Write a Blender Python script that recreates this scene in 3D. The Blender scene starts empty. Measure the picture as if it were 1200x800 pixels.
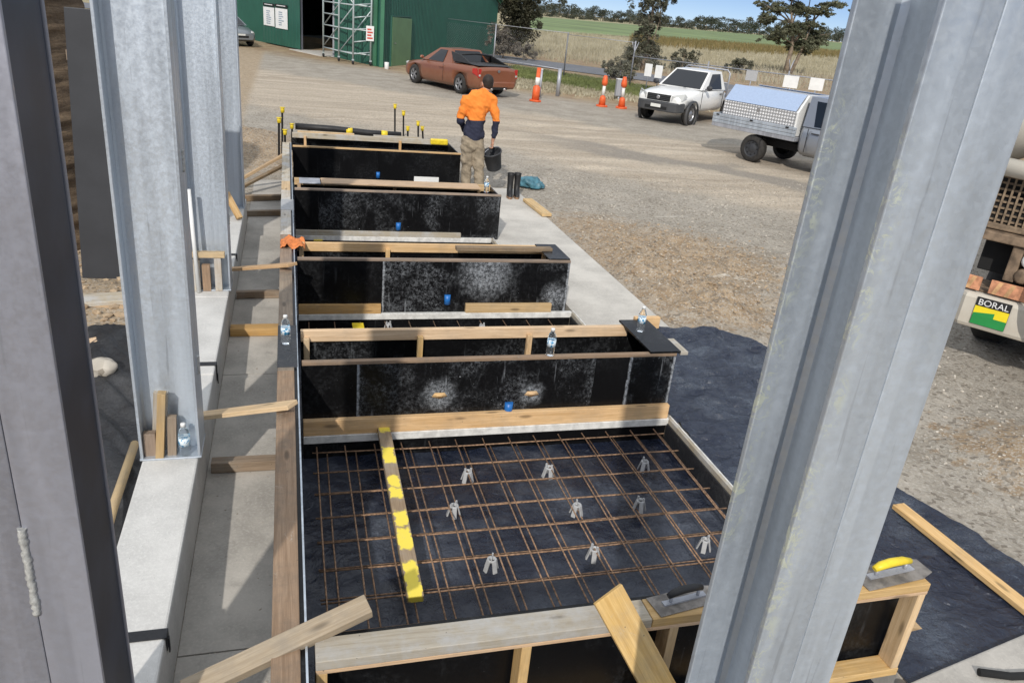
import bpy, bmesh, math, random
from mathutils import Vector, Matrix, noise
random.seed(7)
S = bpy.context.scene
COL = S.collection
PI = math.pi
rad = math.radians
# ---------------------------------------------------------------- camera model (measured from vanishing points)
F_PX = 906.0
HC = 3.0
_dn = Vector((-216, 2100, F_PX)).normalized()
_y = Vector((-265, -420, F_PX)); _y = (_y - _dn * _y.dot(_dn)).normalized()
_z = -_dn
_x = _y.cross(_z)
RC = Matrix((_x, _y, _z))            # world from camera (x right, y down, z forward)
CAM = Vector((0, 0, HC))
def _ray(px, py): return RC @ Vector((px - 600, py - 400, F_PX))
def U(px, py, h=0.0):                 # the point of the level plane z = h seen at a pixel
    r = _ray(px, py); return CAM + r * ((h - HC) / r.z)
def UY(px, py, Y):                    # the point of the plane y = Y seen at a pixel
    r = _ray(px, py); return CAM + r * (Y / r.y)

# ---------------------------------------------------------------- helpers
def tag(o, label=None, cat=None, group=None, kind=None):
    if label: o['label'] = label
    if cat: o['category'] = cat
    if group: o['group'] = group
    if kind: o['kind'] = kind
    return o
def thing(name, label, cat, loc=(0, 0, 0), rz=0, group=None):
    o = bpy.data.objects.new(name, None); COL.objects.link(o)
    o.location = loc; o.rotation_euler = (0, 0, rz); o.empty_display_size = .2
    return tag(o, label, cat, group)
def copy_tree(o, parent=None):
    c = o.copy(); COL.objects.link(c); c.parent = parent
    for ch in list(o.children): copy_tree(ch, c)
    return c
class MB:
    def __init__(s): s.v = []; s.f = []; s.uv = []; s.mi = []; s.cur = 0; s.sm = []
    def face(s, pts, uv=None, smooth=False):
        b = len(s.v); s.v += [Vector(p) for p in pts]
        s.f.append(list(range(b, b + len(pts))))
        s.uv.append(uv or [(0, 0)] * len(pts)); s.mi.append(s.cur); s.sm.append(smooth)
    def verts(s, pts):
        b = len(s.v); s.v += [Vector(p) for p in pts]; return b
    def idx(s, ids, smooth=True):
        s.f.append(list(ids)); s.uv.append([(0, 0)] * len(ids)); s.mi.append(s.cur); s.sm.append(smooth)
    def obox(s, c, ax, ay, az, hx, hy, hz):
        c = Vector(c); ax = Vector(ax).normalized(); ay = Vector(ay).normalized(); az = Vector(az).normalized()
        P = lambda i, j, k: c + ax * hx * i + ay * hy * j + az * hz * k
        b = len(s.v)
        s.v += [P(i, j, k) for i in (-1, 1) for j in (-1, 1) for k in (-1, 1)]
        o = random.random() * 5
        for q, (a, t) in zip(((0, 1, 3, 2), (4, 6, 7, 5), (0, 4, 5, 1), (2, 3, 7, 6), (0, 2, 6, 4), (1, 5, 7, 3)),
                             ((1, 2), (1, 2), (0, 2), (0, 2), (0, 1), (0, 1))):
            s.f.append([b + i for i in q]); s.mi.append(s.cur); s.sm.append(False)
            H = (hx, hy, hz); uv = []
            for i in q:
                sg = ((1 if i & 4 else -1) * hx, (1 if i & 2 else -1) * hy, (1 if i & 1 else -1) * hz)
                uv.append((sg[a] + o * 3, sg[t] + o + (a + t)))
            s.uv.append(uv)
        return s
    def box(s, x0, y0, z0, x1, y1, z1):
        L = (abs(x1 - x0) / 2, abs(y1 - y0) / 2, abs(z1 - z0) / 2)
        c = ((x0 + x1) / 2, (y0 + y1) / 2, (z0 + z1) / 2)
        ax = [(1, 0, 0), (0, 1, 0), (0, 0, 1)]
        o = sorted(range(3), key=lambda i: -L[i])     # first axis is the long one, so the grain runs along it
        a, b2, d = ax[o[0]], ax[o[1]], ax[o[2]]
        if Vector(a).cross(Vector(b2)).dot(Vector(d)) < 0: d = tuple(-q for q in d)
        return s.obox(c, a, b2, d, L[o[0]], L[o[1]], L[o[2]])
    def beam(s, p0, p1, w, h, up=(0, 0, 1)):
        p0 = Vector(p0); p1 = Vector(p1); d = (p1 - p0); l = d.length; d.normalize()
        sd = d.cross(Vector(up))
        if sd.length < 1e-5: sd = d.cross(Vector((0, 1, 0)))
        sd.normalize(); u = sd.cross(d)
        return s.obox((p0 + p1) / 2, d, sd, u, l / 2, w / 2, h / 2)
    def tube(s, pts, r, n=8, cap=True):
        pts = [Vector(p) for p in pts]; R = r if isinstance(r, (list, tuple)) else [r] * len(pts)
        rows = []; ref = None
        for i, p in enumerate(pts):
            d = (pts[min(i + 1, len(pts) - 1)] - pts[max(i - 1, 0)]).normalized()
            if ref is None: ref = Vector((0, 0, 1)) if abs(d.z) < .9 else Vector((1, 0, 0))
            a = d.cross(ref).normalized(); b = a.cross(d).normalized(); ref = b if abs(b.dot(d)) < .9 else ref
            rows.append(s.verts([p + (a * math.cos(2 * PI * k / n) + b * math.sin(2 * PI * k / n)) * R[i] for k in range(n)]))
        for i in range(len(rows) - 1):
            for k in range(n):
                k2 = (k + 1) % n
                s.idx((rows[i] + k, rows[i] + k2, rows[i + 1] + k2, rows[i + 1] + k))
        if cap:
            s.idx([rows[0] + k for k in range(n)][::-1], False); s.idx([rows[-1] + k for k in range(n)], False)
        return s
    def lathe(s, prof, c=(0, 0, 0), n=16, axis=(0, 0, 1), smooth=True, cap=True):
        c = Vector(c); ax = Vector(axis).normalized()
        a = ax.cross(Vector((1, 0, 0)) if abs(ax.x) < .9 else Vector((0, 1, 0))).normalized(); b = ax.cross(a)
        rows = [s.verts([c + ax * z + (a * math.cos(2 * PI * k / n) + b * math.sin(2 * PI * k / n)) * r for k in range(n)]) for r, z in prof]
        for i in range(len(rows) - 1):
            for k in range(n):
                k2 = (k + 1) % n; s.idx((rows[i] + k, rows[i] + k2, rows[i + 1] + k2, rows[i + 1] + k), smooth)
        if cap and prof[0][0] > 1e-4: s.idx([rows[0] + k for k in range(n)][::-1], False)
        if cap and prof[-1][0] > 1e-4: s.idx([rows[-1] + k for k in range(n)], False)
        return s
    def prism(s, poly, d, smooth=False):            # planar polygon swept along the vector d
        poly = [Vector(p) for p in poly]; d = Vector(d); n = len(poly)
        a = s.verts(poly); b = s.verts([p + d for p in poly])
        s.idx([a + i for i in range(n)][::-1], False); s.idx([b + i for i in range(n)], False)
        for i in range(n):
            j = (i + 1) % n; s.idx((a + i, a + j, b + j, b + i), smooth)
        return s
    def ico(s, c, r, sub=1, sc=(1, 1, 1), jit=0):
        bm = bmesh.new(); bmesh.ops.create_icosphere(bm, subdivisions=sub, radius=1)
        b = len(s.v)
        for v in bm.verts:
            k = 1 + random.uniform(-jit, jit)
            s.v.append(Vector((c[0] + v.co.x * r * sc[0] * k, c[1] + v.co.y * r * sc[1] * k, c[2] + v.co.z * r * sc[2] * k)))
        for f in bm.faces: s.idx([b + v.index for v in f.verts], jit == 0)
        bm.free(); return s
    def grid(s, nx, ny, fn, smooth=True):
        b = s.verts([fn(i / nx, j / ny) for j in range(ny + 1) for i in range(nx + 1)])
        for j in range(ny):
            for i in range(nx):
                k = b + j * (nx + 1) + i; s.idx((k, k + 1, k + nx + 2, k + nx + 1), smooth)
        return s
    def mesh(s, name, mats, fix=True):
        me = bpy.data.meshes.new(name); me.from_pydata([tuple(v) for v in s.v], [], s.f)
        uvl = me.uv_layers.new(name='UVMap'); k = 0
        for fi, p in enumerate(me.polygons):
            p.material_index = s.mi[fi]; p.use_smooth = s.sm[fi]
            for j in range(p.loop_total): uvl.data[p.loop_start + j].uv = s.uv[fi][j] if j < len(s.uv[fi]) else (0, 0)
        if fix:
            bm = bmesh.new(); bm.from_mesh(me); bmesh.ops.recalc_face_normals(bm, faces=bm.faces[:]); bm.to_mesh(me); bm.free()
        for m in (mats if isinstance(mats, (list, tuple)) else [mats]): me.materials.append(m)
        return me
    def build(s, name, mats, parent=None, bevel=0, fix=True, loc=None):
        o = bpy.data.objects.new(name, s.mesh(name, mats, fix)); COL.objects.link(o); o.parent = parent
        if loc is not None: o.location = loc
        if bevel:
            m = o.modifiers.new('soft_edges', 'BEVEL'); m.width = bevel; m.segments = 2; m.limit_method = 'ANGLE'; m.angle_limit = rad(50)
        return o
def part(name, mats, parent, bevel=0, **kw):        # with-style one-liner: part(...)(lambda m: m.box(...))
    def go(fn):
        m = MB(); fn(m); return m.build(name, mats, parent, bevel, **kw)
    return go
def bake(o):                                        # apply the modifiers of o
    dg = bpy.context.evaluated_depsgraph_get(); dg.update()
    me = bpy.data.meshes.new_from_object(o.evaluated_get(dg)); o.modifiers.clear(); o.data = me
    return o
def cut(o, cutter_mb):                              # subtract a closed mesh from o
    c = cutter_mb.build('cutter', []); m = o.modifiers.new('cut', 'BOOLEAN'); m.operation = 'DIFFERENCE'; m.object = c; m.solver = 'EXACT'
    bake(o); bpy.data.objects.remove(c)
    return o

# ---------------------------------------------------------------- materials
class NT:
    def __init__(s, name):
        s.m = bpy.data.materials.new(name); s.m.use_nodes = True; s.t = s.m.node_tree; s.t.nodes.clear()
        s.out = s.t.nodes.new('ShaderNodeOutputMaterial'); s.p = s.t.nodes.new('ShaderNodeBsdfPrincipled')
        s.t.links.new(s.p.outputs[0], s.out.inputs[0])
    def n(s, t, **kw):
        x = s.t.nodes.new('ShaderNode' + t)
        for k, v in kw.items():
            if k.startswith('i_'):
                s.lk(v, x.inputs[int(k[2:])])
            else: setattr(x, k, v)
        return x
    def lk(s, v, inp):
        if hasattr(v, 'links') or hasattr(v, 'is_linked'): s.t.links.new(v, inp)
        else: inp.default_value = v
    def set(s, **kw):
        for k, v in kw.items(): s.lk(v, s.p.inputs[k.replace('_', ' ')])
    def coord(s, kind='Object', scale=(1, 1, 1), rot=(0, 0, 0), rnd=True):
        if kind == 'World': c = s.n('NewGeometry').outputs['Position']; rnd = False
        else: c = s.n('TexCoord').outputs[kind]
        if rnd:
            r = s.n('ObjectInfo').outputs['Random']
            r = s.n('Math', operation='MULTIPLY', i_0=r, i_1=37.0).outputs[0]
            c = s.n('VectorMath', operation='ADD', i_0=c, i_1=r).outputs[0]
        if tuple(scale) == (1, 1, 1) and tuple(rot) == (0, 0, 0): return c
        mp = s.n('Mapping'); s.lk(c, mp.inputs[0]); mp.inputs['Scale'].default_value = scale; mp.inputs['Rotation'].default_value = rot
        return mp.outputs[0]
    def noise(s, c, scale, detail=4, rough=.55, dist=0):
        x = s.n('TexNoise'); s.lk(c, x.inputs['Vector']); x.inputs['Scale'].default_value = scale; x.inputs['Detail'].default_value = detail
        x.inputs['Roughness'].default_value = rough; x.inputs['Distortion'].default_value = dist
        return x.outputs['Fac']
    def vor(s, c, scale, out='Distance', feature='F1'):
        x = s.n('TexVoronoi', feature=feature); s.lk(c, x.inputs['Vector']); x.inputs['Scale'].default_value = scale
        return x.outputs[out]
    def ramp(s, f, a, b, c0=0., c1=1.):             # smooth map of f from a..b to c0..c1
        x = s.n('MapRange', interpolation_type='SMOOTHSTEP'); s.lk(f, x.inputs[0])
        for i, v in enumerate((a, b, c0, c1)): x.inputs[i + 1].default_value = v
        return x.outputs[0]
    def mix(s, f, a, b, mode='MIX'):
        x = s.n('Mix', data_type='RGBA', blend_type=mode); s.lk(f, x.inputs[0])
        for v, i in ((a, 6), (b, 7)): s.lk(v if not isinstance(v, tuple) or len(v) == 4 else (*v, 1), x.inputs[i])
        return x.outputs[2]
    def math(s, op, a, b=0.0, clamp=False): return s.n('Math', operation=op, use_clamp=clamp, i_0=a, i_1=b).outputs[0]
    def bump(s, h, strength=.3, dist=.01):
        x = s.n('Bump'); x.inputs['Strength'].default_value = strength; x.inputs['Distance'].default_value = dist; s.lk(h, x.inputs['Height'])
        s.lk(x.outputs[0], s.p.inputs['Normal'])
def plain(name, col, rough=.6, metal=0., var=.15, scale=6, bump=0, **kw):
    t = NT(name); c = t.coord()
    f = t.noise(c, scale, 6, .6)
    t.set(Base_Color=t.mix(t.ramp(f, .3, .7), tuple(q * (1 - var) for q in col), tuple(min(1, q * (1 + var)) for q in col)), Roughness=rough, Metallic=metal, **kw)
    if bump: t.bump(f, bump, .01)
    return t.m
def wood(name, c0, c1, dirt=(.2, .17, .14), dirt_amt=.3, yellow=None):
    t = NT(name); uv = t.coord('UV', rnd=True)
    sep = t.n('SeparateXYZ', i_0=uv)
    g = t.n('CombineXYZ', i_0=t.math('MULTIPLY', sep.outputs[0], 1.2), i_1=t.math('MULTIPLY', sep.outputs[1], 26.0))
    ring = t.noise(g.outputs[0], 1.6, 6, .6, .8)
    g2 = t.n('CombineXYZ', i_0=t.math('MULTIPLY', sep.outputs[0], 6.0), i_1=t.math('MULTIPLY', sep.outputs[1], 160.0))
    fine = t.noise(g2.outputs[0], 1.5, 3, .6)
    kn = t.n('CombineXYZ', i_0=t.math('MULTIPLY', sep.outputs[0], 2.4), i_1=t.math('MULTIPLY', sep.outputs[1], 9.0))
    knot = t.ramp(t.vor(kn.outputs[0], 1.15), .08, .20, 1., 0.)
    col = t.mix(t.ramp(ring, .3, .7), c0, c1)
    col = t.mix(t.math('MULTIPLY', t.ramp(fine, .35, .65), .25), col, tuple(q * .55 for q in c0))
    col = t.mix(t.math('MULTIPLY', knot, .75), col, tuple(q * .33 for q in c0))
    o = t.coord()
    d = t.noise(o, 4.5, 7, .7)
    col = t.mix(t.math('MULTIPLY', t.ramp(d, .42, .68), dirt_amt), col, dirt)
    if yellow:
        u0, L = yellow
        raw = t.n('TexCoord').outputs['Object']
        s2 = t.n('SeparateXYZ', i_0=raw)
        uu = t.math('ADD', s2.outputs[1], t.math('MULTIPLY', t.math('SUBTRACT', t.noise(raw, 18, 3), .5), .10))
        m = None
        for a, b in ((-.1, .10), (.31, .50), (.66, .77), (.78, .90), (1.03, 1.18), (1.20, 1.39), (1.50, 1.9)):
            k = t.math('MULTIPLY', t.ramp(uu, a - .012, a + .012), t.ramp(uu, b - .012, b + .012, 1., 0.))
            m = k if m is None else t.math('MAXIMUM', m, k)
        sx = t.math('ABSOLUTE', t.math('ADD', s2.outputs[0], t.math('MULTIPLY', t.math('SUBTRACT', t.noise(raw, 22, 2), .5), .06)))
        m = t.math('MULTIPLY', m, t.ramp(sx, .034, .046, 1., 0.))
        col = t.mix(m, col, (.93, .72, .015))
    rn_ = t.n('ObjectInfo').outputs['Random']
    hs = t.n('HueSaturation'); t.lk(t.ramp(rn_, 0, 1, .496, .507), hs.inputs[0]); t.lk(t.ramp(t.math('FRACT', t.math('MULTIPLY', rn_, 7.3)), 0, 1, .8, 1.08), hs.inputs[1]); t.lk(t.ramp(t.math('FRACT', t.math('MULTIPLY', rn_, 13.7)), 0, 1, .84, 1.1), hs.inputs[2]); t.lk(col, hs.inputs[4]); col = hs.outputs[0]
    smear = t.math('MULTIPLY', t.ramp(t.noise(o, 9, 8, .8, .8), .60, .70), dirt_amt * .8)
    col = t.mix(smear, col, (.50, .47, .42))
    spk = t.math('MULTIPLY', t.ramp(t.vor(o, 13), .03, .05, 1., 0.), .7)
    col = t.mix(spk, col, (.06, .05, .045))
    t.set(Base_Color=col, Roughness=.75)
    t.bump(t.math('ADD', fine, t.math('MULTIPLY', ring, .5)), .3, .003)
    return t.m
def galv(name, base=(.475, .52, .57), lo=.85, hi=1.15, rough=.38, metal=.58, crust=None):
    t = NT(name); c = t.coord()
    sp = t.vor(c, 90, 'Color'); sp = t.n('SeparateColor', i_0=sp).outputs[0]
    st = t.n('Mapping'); t.lk(c, st.inputs[0]); st.inputs['Scale'].default_value = (1, 1, .25)
    big = t.noise(st.outputs[0], 2.0, 5, .5, .5)
    fine = t.noise(c, 38, 5, .7)
    col = t.mix(t.ramp(big, .32, .68), tuple(q * lo for q in base), tuple(q * hi for q in base))
    col = t.mix(t.math('MULTIPLY', sp, .16), col, tuple(min(1, q * 1.45) for q in base))
    col = t.mix(t.math('MULTIPLY', t.ramp(t.noise(st.outputs[0], 3.5, 8, .65, 1.2), .52, .75), .32), col, tuple(min(1, q * 1.6) for q in base))
    scr = t.n('Mapping'); t.lk(c, scr.inputs[0]); scr.inputs['Scale'].default_value = (26, 26, 1.2); scr.inputs['Rotation'].default_value = (.12, .1, .3)
    col = t.mix(t.math('MULTIPLY', t.ramp(t.noise(scr.outputs[0], 1.5, 3, .6), .63, .72), .4), col, (.2, .21, .23))
    sheen = t.n('Mapping'); t.lk(c, sheen.inputs[0]); sheen.inputs['Scale'].default_value = (9, 9, .35)  # pale and dark upright bands: metallic sheen painted into the colour
    col = t.mix(t.ramp(t.noise(sheen.outputs[0], 1.6, 3, .5, .3), .42, .68, 0., .4), col, tuple(min(1, q * 1.55) for q in base))
    col = t.mix(t.ramp(t.noise(sheen.outputs[0], 1.1, 3, .5, .3), .30, .46, .3, 0.), col, tuple(q * .62 for q in base))
    if crust:
        raw = t.n('TexCoord').outputs['Object']; q = t.n('SeparateXYZ', i_0=raw)
        mk = t.math('MULTIPLY', t.ramp(q.outputs[0], crust[0], crust[0] + .03, 1., 0.), t.ramp(t.noise(raw, 3, 3), .46, .56))
        mk = t.math('MULTIPLY', mk, t.ramp(t.noise(raw, 26, 7, .8, 1.2), .50, .58))
        col = t.mix(mk, col, (.66, .70, .60))
    t.set(Base_Color=col, Metallic=metal, Roughness=t.ramp(fine, .3, .7, rough - .1, rough + .18))
    t.bump(t.math('ADD', t.math('MULTIPLY', fine, .4), big), .12, .004)
    return t.m
def concrete(name, base, var=.2, scale=3, spots=.3):
    t = NT(name); c = t.coord('World')
    big = t.noise(c, scale, 8, .65); fine = t.noise(c, 60, 5, .7); mid = t.noise(c, 12, 6, .7, .6)
    col = t.mix(t.ramp(big, .3, .7), tuple(q * (1 - var) for q in base), tuple(q * (1 + var) for q in base))
    col = t.mix(t.math('MULTIPLY', t.ramp(mid, .55, .75), spots), col, tuple(q * .55 for q in base))
    col = t.mix(t.math('MULTIPLY', t.ramp(fine, .45, .7), .45), col, tuple(min(1, q * 1.35) for q in base))
    col = t.mix(t.ramp(t.vor(c, 26), .04, .075, .6, 0.), col, tuple(q * .4 for q in base))
    t.set(Base_Color=col, Roughness=.88)
    t.bump(t.math('ADD', fine, t.math('MULTIPLY', mid, .8)), .35, .006)
    return t.m
def ply(name, dust=.5, base=(.0045, .0045, .005), tone=(.42, .445, .475), spots=None, edges=()):
    t = NT(name); c = t.coord()
    big = t.noise(c, 2.3, 5, .6, .4); fine = t.noise(c, 120, 4, .8); grit = t.noise(c, 34, 8, .85)
    st = t.n('Mapping'); t.lk(c, st.inputs[0]); st.inputs['Scale'].default_value = (3.5, 3.5, .7)
    wipe = t.noise(st.outputs[0], 3, 8, .75, 1.4)
    film = t.math('MULTIPLY', t.ramp(big, .42, .64, .04, 1.), t.ramp(grit, .44, .66))
    film = t.math('ADD', t.math('MULTIPLY', film, .55), t.math('MULTIPLY', t.math('MULTIPLY', t.ramp(wipe, .55, .78), t.ramp(fine, .4, .6)), .35))
    drip = t.n('Mapping'); t.lk(c, drip.inputs[0]); drip.inputs['Scale'].default_value = (24, 24, 1.1)
    run = t.math('MULTIPLY', t.ramp(t.noise(drip.outputs[0], 1.3, 3, .6, .3), .62, .70), t.ramp(t.noise(c, 3.1, 4), .48, .6))
    d = t.math('MULTIPLY', t.math('ADD', film, t.math('MULTIPLY', run, .45)), dust)
    for sc_, r_, th in ((14, .075, .56), (22, .09, .56), (47, .11, .54)):
        q = t.math('MULTIPLY', t.ramp(t.math('ADD', t.vor(c, sc_), t.math('MULTIPLY', t.math('SUBTRACT', grit, .5), .22)), r_ * .6, r_, 1., 0.), t.ramp(t.noise(c, sc_ * .17, 3), th, th + .10))
        d = t.math('ADD', d, t.math('MULTIPLY', q, min(1, dust * 1.35)), True)
    if spots:
        for (sx, sz, sr) in spots:
            raw = t.n('TexCoord').outputs['Object']
            ds = t.n('VectorMath', operation='DISTANCE', i_0=t.n('VectorMath', operation='MULTIPLY', i_0=raw, i_1=(1, 0, 1)).outputs[0], i_1=(sx, 0, sz)).outputs['Value']
            ds = t.math('ADD', ds, t.math('MULTIPLY', t.math('SUBTRACT', t.noise(raw, 11, 5, .7), .5), sr * .9))
            k = t.math('MULTIPLY', t.ramp(ds, sr * .25, sr, .75, 0.), t.ramp(grit, .42, .62, .12, 1.))
            d = t.math('MAXIMUM', d, k)
    for ex_ in edges:          # ragged slurry line left along a sheet joint
        raw = t.n('TexCoord').outputs['Object']; xx = t.n('SeparateXYZ', i_0=raw).outputs[0]
        q = t.math('ABSOLUTE', t.math('ADD', t.math('SUBTRACT', xx, ex_), t.math('MULTIPLY', t.math('SUBTRACT', t.noise(raw, 14, 7, .75), .5), .06)))
        d = t.math('MAXIMUM', d, t.math('MULTIPLY', t.ramp(q, .003, .02, .8, 0.), t.ramp(grit, .38, .58, .2, 1.)))
    t.set(Base_Color=t.mix(d, base, tone), Roughness=t.ramp(d, 0., .5, .34, .85), Specular_IOR_Level=.22)
    t.bump(fine, .12, .002)
    return t.m
def paint(name, col, rough=.3, dust=.12, dcol=(.4, .34, .26), metal=0., coat=.5):
    t = NT(name); c = t.coord()
    z = t.n('SeparateXYZ', i_0=t.n('TexCoord').outputs['Object']).outputs[2]
    f = t.noise(c, 5, 6, .65)
    low = t.ramp(z, .2, .95, 1., .25)
    k = t.math('MULTIPLY', t.math('MULTIPLY', t.ramp(f, .3, .7, .4, 1.), low), dust)
    t.set(Base_Color=t.mix(k, col, dcol), Roughness=t.math('ADD', t.math('MULTIPLY', k, .8), rough, True), Metallic=metal, Coat_Weight=coat, Coat_Roughness=.15)
    return t.m
M = {}
M['galv'] = galv('galvanised_steel')
M['galv_dull'] = galv('dull_galvanised_steel', (.36, .37, .40), .8, 1.15, .5, .45)
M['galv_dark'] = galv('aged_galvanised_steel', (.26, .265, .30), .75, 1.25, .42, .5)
M['galv_crust'] = galv('crusted_galvanised_steel', crust=(-.105,))
M['shade_steel'] = plain('shade_toned_plate', (.030, .040, .062), .45, .3, .25, 5)  # shade of the column's side put into a near-black navy
M['weld'] = plain('weld_bead', (.44, .44, .42), .6, .3, .25, 60, .5)
M['pine'] = wood('fresh_pine', (.58, .355, .155), (.74, .50, .265), dirt_amt=.22)
M['pine2'] = wood('yellow_pine', (.50, .30, .11), (.66, .44, .20), dirt_amt=.4, dirt=(.30, .24, .17))
M['grey_wood'] = wood('mortar_smeared_pine', (.40, .33, .24), (.55, .48, .38), (.50, .49, .47), .9)
M['brown_wood'] = wood('weathered_brown_pine', (.26, .175, .11), (.38, .27, .18), (.16, .13, .10), .6)
M['weathered'] = wood('weathered_stud', (.40, .31, .21), (.55, .45, .33), (.30, .26, .21), .6)
M['old_wood'] = wood('old_timber', (.20, .13, .07), (.32, .22, .13), (.30, .27, .22), .5)
M['marked'] = wood('timber_with_yellow_paint', (.27, .18, .10), (.42, .30, .18), (.35, .30, .24), .6, yellow=(0, 1.8))
M['concrete'] = concrete('slab_concrete', (.50, .475, .43), .17, 1.6, .35)
M['concrete_beam'] = concrete('precast_concrete', (.55, .54, .515), .13, 2.5, .2)
M['concrete_strip'] = concrete('footing_concrete', (.42, .395, .355), .22, 2, .5)
M['ply_clean'] = ply('clean_black_formply', .10)
M['ply_dusty'] = ply('dusty_black_formply', .6)
M['ply_mid'] = ply('scuffed_black_formply', .30)
M['rust'] = plain('rusty_rebar', (.27, .165, .10), .85, .0, .5, 45, .3)
M['white_edge'] = plain('white_edge_form', (.66, .65, .62), .55, 0, .18, 14)
M['chair'] = plain('grey_plastic', (.40, .405, .41), .5, 0, .1, 30)
M['yellow'] = plain('yellow_plastic', (.80, .60, .03), .45, 0, .12, 20)
M['blue'] = plain('blue_plastic', (.02, .16, .50), .4, 0, .12, 20)
M['black'] = plain('black_rubber', (.015, .015, .016), .55, 0, .3, 12)
M['strap'] = plain('black_webbing', (.012, .013, .016), .6, 0, .3, 60)
M['orange'] = plain('orange_fabric', (.62, .20, .06), .8, 0, .2, 25)
M['scaffold'] = plain('scaffold_tube', (.44, .50, .50), .4, .3, .08, 20)
M['chrome'] = plain('bright_metal', (.62, .62, .63), .28, 1., .08, 20)
M['alloy'] = plain('alloy_wheel', (.40, .40, .41), .38, .8, .15, 15)
M['tyre'] = plain('tyre_rubber', (.028, .026, .024), .85, 0, .35, 15)
M['darkgrey'] = plain('dark_grey_plastic', (.036, .038, .043), .55, 0, .12, 3)
M['underbody'] = plain('underbody', (.012, .012, .012), .9, 0, .2, 6)
M['white'] = plain('white_board', (.78, .78, .76), .5, 0, .05, 6)
M['signred'] = plain('red_print', (.55, .08, .05), .5, 0, .05, 6)
M['signgrey'] = plain('grey_print', (.30, .36, .42), .5, 0, .35, 14)
M['plate'] = plain('number_plate', (.70, .70, .66), .4, 0, .05, 6)
def glassy(name, col, rough=.06):
    t = NT(name); t.set(Base_Color=(*col, 1), Roughness=rough, Specular_IOR_Level=.45); return t.m
M['glass'] = glassy('tinted_car_glass', (.012, .016, .022))
M['lamp_clear'] = glassy('clear_lamp', (.45, .46, .45), .15)
M['lamp_red'] = glassy('red_lamp', (.42, .03, .025), .2)
def bottle_mat():
    t = NT('clear_bottle_plastic'); t.set(Base_Color=(.93, .97, .99, 1), Roughness=.06, IOR=1.2, Transmission_Weight=.96); return t.m
M['bottle'] = bottle_mat()
def label_mat():
    t = NT('bottle_label'); c = t.coord()
    k = t.ramp(t.noise(c, 55, 2, .5, .6), .5, .56)
    t.set(Base_Color=t.mix(k, (.72, .80, .84), (.02, .22, .42)), Roughness=.4); return t.m
M['label'] = label_mat()
def sheet_mat(name, base, tone, amt, rough=.33, bump=.4):
    t = NT(name); c = t.coord('World')
    big = t.noise(c, 1.4, 8, .65, .5); fine = t.noise(c, 70, 5, .75); wr = t.noise(c, 9, 6, .6, 1.8)
    k = t.math('MULTIPLY', t.math('MULTIPLY', t.ramp(big, .42, .72), t.ramp(fine, .3, .7, .25, 1.)), amt)
    k = t.math('ADD', k, t.math('MULTIPLY', t.ramp(t.noise(c, 5, 7, .75, 2.5), .58, .7), amt * .5), True)
    t.set(Base_Color=t.mix(k, base, tone), Roughness=t.math('ADD', t.math('MULTIPLY', k, .9), rough, True), Specular_IOR_Level=.5)
    t.bump(t.math('ADD', t.math('MULTIPLY', wr, 1.6), t.math('MULTIPLY', t.vor(c, 16), .35)), bump, .02)
    return t.m
M['plastic'] = sheet_mat('black_plastic_sheet', (.015, .021, .040), (.27, .32, .38), .42, .17, .9)
M['liner'] = sheet_mat('pit_liner_plastic', (.010, .014, .028), (.25, .28, .33), .42, .26, .4)
M['plastic_fold'] = sheet_mat('dusty_plastic_sheet', (.022, .023, .026), (.20, .20, .20), .3, .4)
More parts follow.
